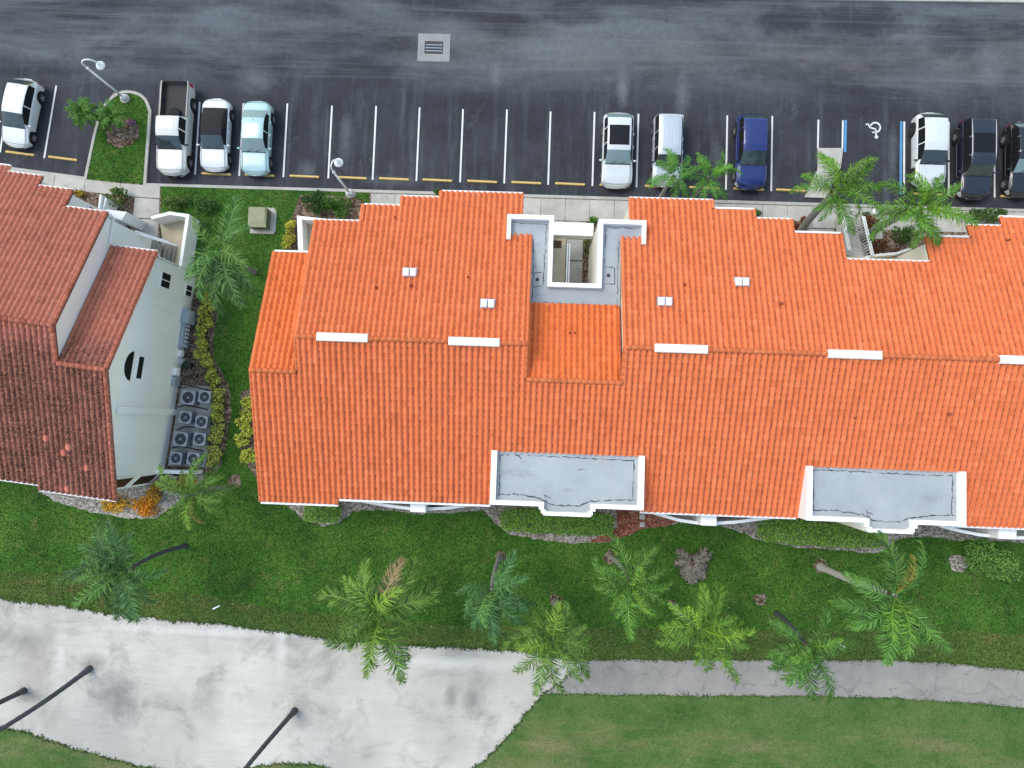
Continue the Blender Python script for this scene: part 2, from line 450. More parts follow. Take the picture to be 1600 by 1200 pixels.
def mk_deck():
    t = NT('roof_membrane', 0.7, 0.3)
    c = t.ramp(t.noise(0.5, 6, 0.65), [(0.3, (0.285, 0.305, 0.315)), (0.7, (0.385, 0.405, 0.41))])
    ln = t.math('ABSOLUTE', t.math('SUBTRACT', t.math('FRACT', t.math('MULTIPLY', t.math('ADD', t.sep()[1], t.math('MULTIPLY', t.noise(1.2, 2), 0.1)), 1.05)), 0.5))
    c = t.mix(t.math('MULTIPLY', t.ramp(ln, [(0.0, 1.0), (0.02, 0.0)]), 0.3), c, (0.3, 0.32, 0.36))
    d = t.ramp(t.noise(0.9, 6, 0.75, t.mapped((0.7, 1.2, 1), loc=(2, 5, 1))), [(0.56, 0.0), (0.78, 1.0)])
    c = t.mix(t.math('MULTIPLY', d, 0.55), c, (0.17, 0.17, 0.18))
    rs = t.ramp(t.noise(0.7, 6, 0.7, t.mapped(loc=(12, 1, 4))), [(0.6, 0.0), (0.75, 1.0)])
    c = t.mix(t.math('MULTIPLY', rs, 0.35), c, (0.45, 0.34, 0.27))
    t.col(c); t.bump(t.noise(12, 3), 0.15, 0.01)
    return t.m
def mk_wall(name, a, b):
    t = NT(name, 0.85, 0.2)
    c = t.ramp(t.noise(0.4, 5, 0.6), [(0.3, a), (0.7, b)])
    st = t.ramp(t.noise(1.0, 5, 0.7, t.mapped((2.5, 2.5, 0.2))), [(0.55, 0.0), (0.85, 1.0)])
    c = t.mix(t.math('MULTIPLY', st, 0.25), c, (0.42, 0.41, 0.38))
    sp = t.ramp(t.noise(2.2, 5, 0.8, t.mapped(loc=(7, 2, 9))), [(0.70, 0.0), (0.8, 1.0)])
    c = t.mix(t.math('MULTIPLY', sp, 0.3), c, (0.38, 0.37, 0.36))
    t.col(c); t.bump(t.noise(45, 3, 0.8), 0.25, 0.006)
    return t.m
def mk_line(name, c):
    t = NT(name, 0.8, 0.25)
    w = t.ramp(t.noise(5, 6, 0.8), [(0.60, 0.0), (0.72, 1.0)])
    t.col(t.mix(t.math('MULTIPLY', w, 0.75), t.ramp(t.noise(1.5, 4), [(0.3, tuple(x * .85 for x in c)), (0.7, c)]), (0.08, 0.08, 0.09)))
    return t.m

M = {}
M['asphalt'] = mk_asphalt()
M['lawn'] = mk_grass('lawn_grass', (0.022, 0.068, 0.009), (0.040, 0.108, 0.013), (0.072, 0.155, 0.021), (0.11, 0.135, 0.034))
M['margin'] = mk_grass('mown_margin_grass', (0.036, 0.075, 0.014), (0.062, 0.108, 0.020), (0.10, 0.14, 0.032), (0.15, 0.12, 0.05), 20.0, True)
M['fairway'] = mk_grass('fairway_grass', (0.036, 0.098, 0.018), (0.070, 0.135, 0.032), (0.12, 0.16, 0.052), (0.19, 0.18, 0.08), 40.0, True)
M['sand'] = mk_sand()
M['path'] = mk_path()
M['walk'] = mk_concrete('sidewalk_concrete', (0.36, 0.34, 0.30), (0.50, 0.48, 0.44))
M['kerb'] = mk_concrete('kerb_concrete', (0.34, 0.33, 0.29), (0.47, 0.46, 0.42), 0.25)
M['drain'] = mk_concrete('drain_concrete', (0.22, 0.22, 0.21), (0.30, 0.30, 0.29), 0.4)
M['mulch'] = mk_mulch('brown_mulch', [(0.06, 0.035, 0.022), (0.15, 0.10, 0.07), (0.27, 0.22, 0.17)])
M['pale'] = mk_mulch('white_gravel', [(0.17, 0.145, 0.115), (0.33, 0.30, 0.26), (0.50, 0.47, 0.42)], 11.0)
M['redmulch'] = mk_mulch('red_mulch', [(0.13, 0.035, 0.02), (0.26, 0.08, 0.05), (0.32, 0.15, 0.1)])
M['gravel'] = mk_mulch('pale_gravel', [(0.12, 0.095, 0.075), (0.26, 0.225, 0.19), (0.42, 0.38, 0.34)], 11.0)
M['tile'] = mk_tile('orange_clay_tile', (0.60, 0.140, 0.045), (0.69, 0.166, 0.056), (0.735, 0.190, 0.068), (0.22, 0.075, 0.04), 0.26, 0.6)
M['tile_deep'] = mk_tile('deep_orange_clay_tile', (0.58, 0.128, 0.032), (0.66, 0.150, 0.040), (0.70, 0.17, 0.048))
M['tile_old'] = mk_tile('weathered_pink_clay_tile', (0.38, 0.115, 0.068), (0.46, 0.145, 0.088), (0.52, 0.172, 0.108), (0.030, 0.013, 0.011), 0.95, 1.0, (2.4, 4.5, 0.26))
M['tile_new'] = mk_tile('replaced_pink_clay_tile', (0.55, 0.16, 0.10), (0.60, 0.19, 0.13), (0.62, 0.22, 0.15))
M['cap_old'] = mk_tile('pink_cap_tile', (0.36, 0.095, 0.055), (0.47, 0.135, 0.08), (0.54, 0.165, 0.105), (0.08, 0.04, 0.03), 0.45, 0.6)
M['under'] = plain('roof_underlay', (0.30, 0.075, 0.035), 0.9)
M['under_old'] = plain('old_roof_underlay', (0.13, 0.05, 0.04), 0.9)
M['deck'] = mk_deck()
M['tar'] = plain('tar_seam', (0.075, 0.08, 0.095), 0.8, var=.4, scale=6)
M['wall'] = mk_wall('warm_lit_stucco', (0.68, 0.64, 0.55), (0.76, 0.72, 0.63))  # same stucco as wall_cool, with warm sunlight put into its colour
M['wall_cool'] = mk_wall('cool_lit_stucco', (0.77, 0.77, 0.76), (0.83, 0.83, 0.82))  # same stucco again, cool light of the sunless side put into its colour
M['white'] = plain('white_paint', (0.80, 0.80, 0.79), 0.6, var=.06)
M['whitemetal'] = plain('white_enamel', (0.78, 0.79, 0.80), 0.4, 0.5, var=.05)
M['tan'] = mk_concrete('tan_floor', (0.42, 0.36, 0.25), (0.55, 0.48, 0.35), 0.15)
M['tread'] = mk_concrete('stair_tread', (0.24, 0.22, 0.19), (0.34, 0.32, 0.28), 0.2)
M['dark'] = plain('dark_recess', (0.02, 0.02, 0.022), 0.7)
M['line'] = mk_line('white_line_paint', (0.70, 0.70, 0.68))
M['blue'] = mk_line('blue_line_paint', (0.09, 0.28, 0.52))
M['yellow'] = mk_line('yellow_paint', (0.66, 0.45, 0.17))
M['iron'] = plain('rusty_iron', (0.06, 0.05, 0.045), 0.7, var=.4, scale=9)
M['leaf'] = mk_leaf('leaf')
M['frond'] = mk_leaf('palm_leaflet', 0.2)
M['trunk'] = plain('palm_bark', (0.25, 0.235, 0.215), 0.9, var=.4, scale=5, bump=.5)
M['trunk_pale'] = plain('pale_palm_bark', (0.40, 0.38, 0.345), 0.9, var=.3, scale=5, bump=.5)
M['trunk_dark'] = plain('dark_palm_bark', (0.075, 0.08, 0.09), 0.9, var=.4, scale=5, bump=.5)
M['fibre'] = plain('palm_fibre', (0.10, 0.06, 0.035), 0.9, var=.5, scale=8)
M['stem'] = plain('woody_stem', (0.12, 0.08, 0.05), 0.9, var=.3, scale=8)
M['glass'] = NT('window_glass', 0.35, 0.12).col((0.012, 0.014, 0.016)).m
M['autoglass'] = NT('car_glass', 0.05, 0.8).col((0.028, 0.042, 0.044)).m
M['autoglass_pale'] = NT('sky_tinted_car_glass', 0.08, 0.8).col((0.16, 0.23, 0.23)).m  # sky reflection put into the pale teal base colour
M['tyre'] = plain('tyre_rubber', (0.018, 0.018, 0.019), 0.85)
M['rim'] = plain('alloy_rim', (0.45, 0.46, 0.48), 0.35, 0.5, metal=.6)
M['plastic'] = plain('black_plastic', (0.02, 0.02, 0.022), 0.6)
M['lampred'] = plain('red_lens', (0.35, 0.02, 0.02), 0.2, 0.6)
M['lens'] = plain('clear_lens', (0.55, 0.58, 0.60), 0.15, 0.7)
M['grey'] = plain('grey_sheet_metal', (0.30, 0.35, 0.40), 0.5, 0.4)
M['acdark'] = plain('charcoal_cabinet', (0.035, 0.037, 0.042), 0.6)
M['acgrey'] = plain('grey_ac_top', (0.33, 0.34, 0.37), 0.5, 0.4)
M['green'] = plain('olive_utility_paint', (0.13, 0.15, 0.075), 0.6)
M['purple'] = NT('flower_petal', 0.6).col((0.33, 0.12, 0.30)).m

# ------------------------------------------------------------------ the ground
def rect(x0, x1, y0, y1): return [(x0, y0), (x1, y0), (x1, y1), (x0, y1)]
sheet('ground', rect(-1200, 1200, -1200, 1200), -0.06, M['fairway'])
sheet('parking_lot', rect(-150, 150, 10, 120), 0.0, M['asphalt'])
LOT = bpy.data.objects['parking_lot']
kerb_px = [(-420, 203), (133, 277), (146, 215), (155, 180), (168, 157), (189, 142), (214, 143), (231, 154), (238, 175), (234, 230), (230, 287)]
kl = [P(a, b).xy for a, b in kerb_px]
k_round = [tuple(kl[0]), tuple(kl[1])] + smooth_pts(kl[2:9], 2, False) + [tuple(kl[9]), tuple(kl[10]), (60.0, 14.62), (150.0, 14.7)]
def offset(line, d):
    out = []
    for i, p in enumerate(line):
        a = Vector(line[max(i - 1, 0)]); b = Vector(line[min(i + 1, len(line) - 1)]); p = Vector(p)
        if 0 < i < len(line) - 1:
            e1 = (p - a).normalized(); e2 = (b - p).normalized(); n1 = Vector((e1.y, -e1.x)); n2 = Vector((e2.y, -e2.x))
            nn = (n1 + n2) / max(.35, 1 + n1.dot(n2))
        else:
            e = (b - a).normalized(); nn = Vector((e.y, -e.x))
        out.append(tuple(p + nn * d))
    return out
k_in = offset(k_round, 0.19)
mb = MB()
kv = []; kf = []
for (a, b) in zip(k_round, k_in):
    kv += [(a[0], a[1], -0.02), (a[0], a[1], 0.115), (a[0] + (b[0] - a[0]) * .15, a[1] + (b[1] - a[1]) * .15, 0.135), (b[0], b[1], 0.135), (b[0], b[1], 0.0)]
for i in range(len(k_round) - 1):
    for j in range(4):
        kf.append((i * 5 + j, i * 5 + j + 1, (i + 1) * 5 + j + 1, (i + 1) * 5 + j))
o = pydata('kerb', kv, kf, M['kerb']); o['kind'] = 'structure'
lawn_poly = [tuple(p) for p in offset(k_round, 0.15)] + [(150, -90), (-150, -90), (-150, 20)]
sheet('lawn', lawn_poly, 0.10, M['lawn'])
far = [P(1010, -2.5).xy, P(1700, 6.5).xy]
e = (far[1] - far[0]).normalized(); nrm = Vector((-e.y, e.x))
mb = MB(); a = far[0]; b = far[1] + e * 60
mb.prism([a, b, b + nrm * .3, a + nrm * .3], -.02, .13, .015); o = mb.build('far_kerb', M['kerb']); o['kind'] = 'structure'
sheet('far_verge', [tuple(a + nrm * .28), tuple(b + nrm * .28), tuple(b + nrm * 60), tuple(a + nrm * 60)], .09, M['lawn'])

bunk_px = [(-300, 905), (-120, 918), (0, 935), (110, 948), (200, 961), (310, 972), (400, 981), (480, 993), (560, 1004), (680, 1010), (800, 1015), (880, 1028), (915, 1032), (880, 1060),
           (848, 1084), (826, 1108), (800, 1140), (765, 1180), (735, 1205), (640, 1235), (560, 1222), (500, 1192), (440, 1190), (400, 1196), (330, 1215), (255, 1202), (190, 1188), (130, 1172), (60, 1148), (0, 1133), (-120, 1110), (-300, 1100)]
bunk = rough_poly(smooth_pts([P(a, b).xy for a, b in bunk_px], 1), 0.16, 0.055, seed=4)
path_px = [(880, 1036), (905, 1031), (1000, 1030), (1100, 1031), (1200, 1030), (1300, 1031), (1400, 1031), (1480, 1036), (1560, 1043), (1650, 1052), (1900, 1090), (1900, 1150),
           (1650, 1110), (1560, 1101), (1480, 1095), (1380, 1089), (1300, 1087), (1200, 1086), (1100, 1086), (1000, 1085), (920, 1083), (835, 1083)]
pth = rough_poly(smooth_pts([P(a, b).xy for a, b in path_px], 1), 0.18, 0.035, seed=9)
margin_px = [(-300, 860), (0, 893), (110, 898), (230, 923), (330, 930), (420, 950), (560, 965), (700, 976), (850, 978), (1000, 980), (1150, 984), (1300, 985), (1400, 983), (1500, 985), (1600, 990), (1900, 1000),
             (1900, 1120), (1600, 1080), (1300, 1060), (900, 1060), (560, 1040), (200, 1000), (0, 980), (-300, 960)]
sheet('mown_margin', rough_poly([P(a, b).xy for a, b in margin_px], .5, .05, seed=3), 0.104, M['margin'])
fair_px = [(-300, 1010), (0, 1060), (200, 1100), (500, 1130), (700, 1100), (850, 1062), (1200, 1060), (1600, 1080), (1900, 1120), (2400, 1300), (2400, 2600), (-900, 2600)]
sheet('fairway', [P(a, b).xy for a, b in fair_px], 0.108, M['fairway'])
sheet('golf_path', pth, 0.112, M['path'])
sheet('sand_bunker', bunk, 0.116, M['sand'])

# planting beds
bed_s = [(425, 770), (440, 787), (462, 798), (474, 813), (505, 821), (533, 815), (552, 798), (600, 797), (645, 802), (700, 802), (757, 797), (775, 818), (800, 836), (850, 844), (905, 848), (950, 848),
         (972, 838), (992, 828), (1060, 818), (1120, 820), (1150, 828), (1178, 842), (1250, 855), (1372, 864), (1390, 852), (1402, 842), (1440, 838), (1500, 843), (1610, 848), (1760, 850), (1760, 780)]
sheet('planting_bed', rough_poly([P(a, b).xy for a, b in bed_s], .3, .05, seed=5), 0.112, M['gravel'])
bed_r = [(962, 795), (1010, 800), (1062, 812), (1040, 822), (1000, 826), (975, 838), (950, 846), (912, 848), (940, 838), (966, 822)]
sheet('red_mulch_bed', rough_poly([P(a, b).xy for a, b in bed_r], .3, .05, seed=6), 0.116, M['redmulch'])
bed_w = [(296, 425), (338, 442), (342, 480), (336, 520), (335, 555), (350, 585), (361, 615), (362, 650), (356, 690), (345, 730), (300, 745), (245, 742), (254, 700), (277, 590)]
sheet('planting_bed', rough_poly([P(a, b).xy for a, b in bed_w], .3, .06, seed=7), 0.112, M['mulch'])
bed_sw = [(60, 768), (85, 782), (120, 792), (150, 800), (185, 808), (215, 810), (245, 808), (262, 798), (300, 770), (322, 742), (260, 738), (200, 740), (90, 750)]
sheet('gravel_bed', rough_poly([P(a, b).xy for a, b in bed_sw], .3, .06, seed=8), 0.112, M['pale'])
bed_e = [(378, 612), (392, 608), (430, 640), (430, 740), (405, 752), (392, 735), (376, 700)]
sheet('planting_bed', rough_poly([P(a, b).xy for a, b in bed_e], .3, .06, seed=10), 0.112, M['mulch'])
bed_n = [(455, 345), (470, 305), (545, 308), (580, 318), (640, 330), (700, 335), (640, 370), (480, 400), (452, 398)]
sheet('planting_bed', rough_poly([P(a, b).xy for a, b in bed_n], .3, .04, seed=12), 0.112, M['mulch'])
bed_ne = [(1165, 331), (1300, 336), (1380, 338), (1600, 338), (1800, 345), (1800, 440), (1100, 420), (1090, 335)]
sheet('planting_bed', [P(a, b).xy for a, b in bed_ne], 0.112, M['mulch'])
bed_nw = [(80, 296), (160, 302), (212, 312), (206, 352), (150, 350), (60, 320)]
sheet('planting_bed', [P(a, b).xy for a, b in bed_nw], 0.112, M['mulch'])
isl = [(170, 190), (185, 183), (205, 186), (219, 198), (220, 215), (205, 228), (185, 232), (170, 222), (166, 205)]
sheet('island_mulch', rough_poly([P(a, b).xy for a, b in isl], .2, .05, seed=13), 0.108, M['mulch'])
RINGS = [(783, 868, .55), (868, 938, .6), (953, 870, .6), (1187, 936, .65), (1281, 884, .65), (1050, 944, .5), (368, 752, .7), (628, 919, .5), (1080, 880, 1.0), (1496, 880, .95), (180, 150, .3), (549, 303, .5)]
for (a, b, r) in RINGS:
    c = P(a, b); q = [(c.x + r * .62 * (1 + .18 * math.sin(3 * t + a)) * math.cos(t), c.y + r * .62 * (1 + .15 * math.cos(2 * t + b)) * math.sin(t)) for t in np.linspace(0, 2 * math.pi, 26)[:-1]]
    sheet('tree_ring_soil', q, 0.120, M['gravel'] if a in (1496, 549) else M['mulch'])

# sidewalks: slabs with open joints over a dark base
def slabs(parent, quads, z=0.13, m='walk'):
    for q in quads:
        MB().prism(inset([tuple(p) for p in (q if sum(q[i][0] * q[(i + 1) % len(q)][1] - q[(i + 1) % len(q)][0] * q[i][1] for i in range(len(q))) > 0 else q[::-1])], 0.012), 0.05, z, 0.008).build('paving_slab', M[m], parent)
sw = sheet('sidewalk', rect(-10.5, 60, 12.95, 14.47), 0.116, M['mulch'])
qs = []; x = -10.4
while x < 36:
    qs.append(rect(x, x + 1.55, 13.02, 14.42)); x += 1.55
slabs(sw, qs)
sw2 = sheet('entry_walk', rect(-0.7, 5.4, 7.6, 12.98), 0.114, M['mulch'])
slabs(sw2, [rect(-.6, 1.1, 11.9, 13.0), rect(1.1, 2.1, 11.9, 13.0), rect(2.1, 3.35, 11.9, 13.0)] + [rect(2.15, 3.2, y, y + 1.35) for y in (7.75, 9.1, 10.5)] + [rect(1.1, 2.13, y, y + 1.4) for y in (7.75, 9.2, 10.6)])
lw = sheet('left_sidewalk', [P(a, b).xy for a, b in [(-60, 250), (15, 262), (136, 281), (253, 291), (252, 375), (195, 380), (205, 312), (135, 300), (-60, 280)]], 0.114, M['mulch'])
T = [(-60, 250), (-10, 258), (42, 267), (88, 274), (135, 281), (190, 287), (252, 292)]; Bt = [(-65, 275), (-15, 281), (38, 287), (85, 294), (133, 300), (189, 307), (251, 311)]
slabs(lw, [[P(*T[i]).xy, P(*T[i + 1]).xy, P(*Bt[i + 1]).xy, P(*Bt[i]).xy] for i in range(6)] + [[P(a, b).xy for a, b in [(212, 309), (251, 312), (250, 343), (209, 341)]], [P(a, b).xy for a, b in [(209, 342), (250, 344), (248, 376), (204, 372)]]])
# ramp from the handicapped bay to the stairs
rp = MB()
rp.prism([P(a, b).xy for a, b in [(1277, 232), (1317, 232), (1313, 262), (1290, 310), (1256, 309), (1277, 265)]], -.01, .10, .02)
o = rp.build('concrete_ramp', M['walk']); o['kind'] = 'structure'
sw3 = sheet('stair_walk', rect(15.3, 22.8, 10.6, 13.0), 0.114, M['mulch'])
slabs(sw3, [rect(17.2, 18.9, 11.4, 12.98), rect(19.0, 20.4, 12.0, 12.98), rect(20.4, 21.9, 11.2, 12.98)])

# ------------------------------------------------------------------ parking bay paint, wheel stops, drain
def strip(a, b, w, z, name, mat, parent):
    a = Vector(a[:2]); b = Vector(b[:2]); e = (b - a).normalized(); n = Vector((-e.y, e.x)) * w / 2
    return sheet(name, [tuple(a + n), tuple(a - n), tuple(b - n), tuple(b + n)], z, mat, None, parent)
for x in (-21.84, -18.98, -16.12, -13.22, -10.36, -7.55, -4.75, -1.93, .87, 3.68, 6.48, 9.28, 12.12, 14.97, 26.05, 28.9, 31.7, 34.5):
    strip((x, 15.35), (x, 20.18 + rnd.uniform(-.06, .06)), .105, .005, 'parking_line', M['line'], LOT)
strip((17.86, 18.2), (17.88, 20.05), .105, .005, 'parking_line', M['line'], LOT)
strip((19.40, 18.2), (19.42, 20.05), .105, .005, 'parking_line', M['line'], LOT)
strip((19.57, 18.0), (19.60, 20.08), .15, .005, 'blue_parking_line', M['blue'], LOT)
strip((23.06, 15.4), (23.08, 20.08), .15, .005, 'blue_parking_line', M['blue'], LOT)
strip((23.27, 15.4), (23.27, 20.08), .12, .005, 'parking_line', M['line'], LOT)
for q in ([(88, 134), (69, 247)], [(5, 205), (0, 238)]):
    strip(P(*q[0]), P(*q[1]), .11, .005, 'parking_line', M['line'], LOT)
# wheelchair symbol, drawn towards the driving lane
mb = MB()
c = P(1367, 199, .005); c = Vector((c.x, c.y))
def flat(poly): mb.add([(p[0], p[1], .005) for p in poly], [tuple(range(len(poly)))])
def stroke(pts, w):
    for a, b in zip(pts[:-1], pts[1:]):
        a = Vector(a); b = Vector(b); e = (b - a).normalized(); n = Vector((-e.y, e.x)) * w / 2
        flat([a - n - e * .01, b - n + e * .01, b + n + e * .01, a + n - e * .01])
arc = [(c.x + .03 + .36 * math.cos(t), c.y + .36 * math.sin(t)) for t in np.linspace(R(-75), R(165), 22)]
ring_in = [(c.x + .03 + .26 * math.cos(t), c.y + .26 * math.sin(t)) for t in np.linspace(R(-75), R(165), 22)]
for i in range(21): flat([arc[i], arc[i + 1], ring_in[i + 1], ring_in[i]][::-1])
hd = (c.x + .10, c.y - .62)
flat([(hd[0] + .11 * math.cos(t), hd[1] + .11 * math.sin(t)) for t in np.linspace(0, 2 * math.pi, 15)[:-1]])
stroke([(c.x + .08, c.y - .50), (c.x + .04, c.y - .10), (c.x - .30, c.y - .02), (c.x - .44, c.y + .22), (c.x - .56, c.y + .16)], .09)
stroke([(c.x + .07, c.y - .34), (c.x - .16, c.y - .32)], .075)
mb.build('wheelchair_symbol', M['line'], LOT)

def wheel_stop(x, y, rz, w, label):
    me = MB()
    n = 12; L = w / 2
    sec = [(-.075, 0), (-.075, .055), (-.05, .105), (.05, .105), (.075, .055), (.075, 0)]
    v = []; f = []
    xs = [-L, -L + .06, -L + .3, L - .3, L - .06, L]
    for i, xx in enumerate(xs):
        k = .8 if i in (0, 5) else 1
        for (a, b) in sec: v.append((xx, a * (k if k < 1 else 1), b * k))
    for i in range(5):
        for j in range(5): f.append((i * 6 + j, (i + 1) * 6 + j, (i + 1) * 6 + j + 1, i * 6 + j + 1))
    f.append(tuple(range(6))); f.append(tuple(reversed(range(30, 36))))
    me.add(v, f)
    o = me.build('wheel_stop', M['yellow'], None, False, (x, y, .004), rz)
    for s in (-1, 1): MB().lathe([(.02, .095), (.02, .112), (.012, .114)], (s * L * .7, 0, 0), 8).build('anchor_pin', M['iron'], o)
    return tag(o, label, 'wheel stop', 'yellow wheel stops along the kerb')
WS = [(-20.45, 'yellow wheel stop in front of the white soft-top convertible'), (-17.65, 'yellow wheel stop at the nose of the pale teal sedan'),
      (-14.75, 'yellow wheel stop of the empty bay next to the pale teal sedan'), (-11.68, 'yellow wheel stop half hidden by the leaning lamp post arm'),
      (-8.98, 'yellow wheel stop of the first empty bay right of the lamp post by the shrubs'), (-6.2, 'yellow wheel stop two bays right of the lamp post by the shrubs'),
      (-3.33, 'yellow wheel stop three bays right of the lamp post by the shrubs'), (-.52, 'yellow wheel stop above the left corner of the light well opening'),
      (2.26, 'yellow wheel stop of the empty bay left of the white SUV with glass sunroof'), (5.08, 'yellow wheel stop under the nose of the white SUV with glass sunroof'),
      (7.95, 'yellow wheel stop under the nose of the silver SUV with ribbed roof'), (10.75, 'yellow wheel stop under the fronds of the twin palms'),
      (13.55, 'yellow wheel stop under the nose of the royal blue SUV'), (16.2, 'yellow wheel stop of the empty bay left of the concrete ramp'),
      (24.7, 'yellow wheel stop in front of the white sedan beside the blue line'), (27.3, 'yellow wheel stop under the nose of the long black SUV with silver rails'), (30.2, 'yellow wheel stop under the black car at the right edge')]
for x, lb in WS: wheel_stop(x, 15.42, R(-1), 1.9, lb)
for (a, b, lb) in ((32, 240, 'yellow wheel stop under the white hatchback at the left edge'), (99, 248, 'yellow wheel stop of the empty bay left of the grass island')):
    c = P(a, b); wheel_stop(c.x, c.y, R(-5.5), 1.9, lb)

# storm drain
dr = empty('storm_drain', (-6.8, 24.15, 0))
tag(dr, 'square concrete storm drain with iron grate in the driving lane', 'drain')
m = MB()
for (a, b, c_, d) in ((-1.04, 1.04, .42, .92), (-1.04, 1.04, -.92, -.42), (-1.04, -.6, -.42, .42), (.6, 1.04, -.42, .42)): m.box(a, b, c_, d, -.02, .012)
m.build('concrete_collar', M['drain'], dr)
MB().box(-.6, .6, -.42, .42, -.4, -.3).build('drain_pit', M['dark'], dr)
m = MB()
for a in (-.58, .54): m.box(a, a + .05, -.41, .41, -.05, .008)
for b in (-.41, .36): m.box(-.53, .54, b, b + .05, -.05, .008)
m.build('grate_frame', M['iron'], dr)
for i in range(3): MB().box(-.53, .54, -.24 + i * .2, -.19 + i * .2, -.05, .006).build('grate_bar', M['grey'], dr)
for i in range(9): MB().box(-.48 + i * .115, -.455 + i * .115, -.36, .36, -.06, -.006).build('grate_bar', M['iron'], dr)

# ------------------------------------------------------------------ roof tiles
TW, TC = 0.307, 0.34           # tile width, course depth in plan
def tile_template():
    us = [0.0, .10, .24, .36, .48, .60, .70, .85, 1.0]
    hs = [-.005] + [.098 * math.sin(math.pi * (u + .02) / .74) for u in us[1:7]] + [-.03, -.008]
    n = len(us); v = []; f = []
    for (y, dz) in ((0.0, 0.0), (1.0, .022)):
        for u, h in zip(us, hs): v.append((u * TW * 1.02, y, h + dz))
    for u, h in zip(us, hs): v.append((u * TW * 1.02, 1.0, h + dz))       # lip, own verts for a crisp edge
    for u, h in zip(us, hs): v.append((u * TW * 1.02, .99, max(-.025, h * .6 - .012)))
    for i in range(n - 1):
        f.append((i, i + 1, n + i + 1, n + i)); f.append((2 * n + i, 2 * n + i + 1, 3 * n + i + 1, 3 * n + i))
    f = [q[::-1] for q in f]
    return np.array(v), np.array(f)
TV, TF = tile_template()
def cap_mesh(name, rad, L, mat):
    v = []; f = []; n = 8
    for (y, k, dz) in ((0, .92, 0), (L, 1.06, .02), (L, .9, .0)):
        for i in range(n + 1):
            a = math.pi * i / n; v.append((rad * k * math.cos(a), y, rad * .85 * k * math.sin(a) + dz - .03))
    for r in range(2):
        for i in range(n): f.append((r * (n + 1) + i, (r + 1) * (n + 1) + i, (r + 1) * (n + 1) + i + 1, r * (n + 1) + i + 1))
    me = bpy.data.meshes.new(name); me.from_pydata(v, [], [q[::-1] for q in f]); me.polygons.foreach_set('use_smooth', [True] * len(f)); me.materials.append(mat); me.update()
    return me
def condo_roof(root, planes, rects, mat, under, capmat, x_origin, keep=300, new_tiles=(), matfn=None):
    """planes: id -> (y_ridge, z_ridge, slope, sign) where sign=+1 runs down to +Y; rects: (plane, x0, x1, y0, y1)"""
    W = root.matrix_world
    slab = MB(); tiles = []
    for (pl, x0, x1, y0, y1) in rects:
        yr, zr, s, sg = planes[pl]
        zz = lambda y: zr - s * (y - yr) * sg
        za, zb = zz(y0), zz(y1); t = .14
        slab.add([(x0, y0, za - t), (x1, y0, za - t), (x1, y1, zb - t), (x0, y1, zb - t), (x0, y0, za), (x1, y0, za), (x1, y1, zb), (x0, y1, zb)],
                 [(3, 2, 1, 0), (4, 5, 6, 7), (0, 1, 5, 4), (1, 2, 6, 5), (2, 3, 7, 6), (3, 0, 4, 7)])
        cs = 1 / math.sqrt(1 + s * s); sn = s * cs
        dn = Vector((0, sg * cs, -sn)); n = Vector((0, sg * sn, cs)); ex = dn.cross(n)
        d0 = (y0 - yr) if sg > 0 else (yr - y1); d1 = (y1 - yr) if sg > 0 else (yr - y0)
        k0 = int(math.floor((x0 - x_origin) / TW + .5)); k1 = int(math.floor((x1 - x_origin) / TW + .5))
        r0 = int(math.floor(d0 / TC + 1e-6)); r1 = int(math.ceil(d1 / TC - 1e-6))
        for k in range(k0, k1):
            for r in range(r0, r1):
                a = max(d0, r * TC); b = min(d1, (r + 1) * TC)
                if b - a < .07: continue
                a2 = max(d0, a - .05); b2 = b + (.03 if b >= d1 - 1e-6 else 0)
                y = yr + sg * a2; z = zz(y) + .012
                xx = x_origin + k * TW + (0 if ex.x > 0 else TW)
                org = Vector((xx + rnd.gauss(0, .004), y, z + rnd.gauss(0, .003)))
                Lg = (b2 - a2) / cs
                j = rnd.gauss(0, .008)
                m = np.array([list(ex + Vector((0, 0, j))), list(dn * Lg), list(n)])      # rows: local axes
                tiles.append((org, m, pl, k, r, mat if matfn is None else matfn(pl, x_origin + (k + .5) * TW, yr + sg * (a + b) / 2)))
    roof = slab.build('roof', under, root)
    # the tiles that show largest are parts of their own, the others one joined part
    camp = Vector((0, 0, H)); score = []
    for i, (org, m, pl, k, r, mt) in enumerate(tiles):
        p = W @ org; v = camp - p
        n = (W.to_3x3() @ Vector(m[2])).normalized()
        d = ROT.transposed() @ (p - camp); px, py = 800 + F * d.x / -d.z, 600 - F * d.y / -d.z
        vis = 0 < px < 1600 and 0 < py < 1200
        score.append((n.dot(v.normalized()) / v.length_squared * float(np.linalg.norm(m[1])) * vis, i))
    new = set(i for i, t in enumerate(tiles) if (t[2], t[3], t[4]) in new_tiles)
    top = set(i for s, i in sorted(score, reverse=True)[:keep - len(new)]) | new
    mesh_cache = {}
    joined = {}
    for i, (org, m, pl, k, r, mt) in enumerate(tiles):
        if i in top:
            mm = M['tile_new'] if i in new else mt
            if mm.name not in mesh_cache:
                me = bpy.data.meshes.new('roof_tile'); me.from_pydata([tuple(v) for v in TV], [], [tuple(int(q) for q in f) for f in TF])
                me.polygons.foreach_set('use_smooth', [True] * len(TF)); me.materials.append(mm); me.update(); mesh_cache[mm.name] = me
            ob = bpy.data.objects.new('roof_tile', mesh_cache[mm.name]); ob.parent = roof
            ob.matrix_local = Matrix(((m[0][0], m[1][0], m[2][0], org.x), (m[0][1], m[1][1], m[2][1], org.y), (m[0][2], m[1][2], m[2][2], org.z), (0, 0, 0, 1)))
            COL.objects.link(ob)
        else:
            joined.setdefault(mt.name, []).append((org, m))
    vs = []; fs = []; tn = []; mi = []; mats = []; base = 0
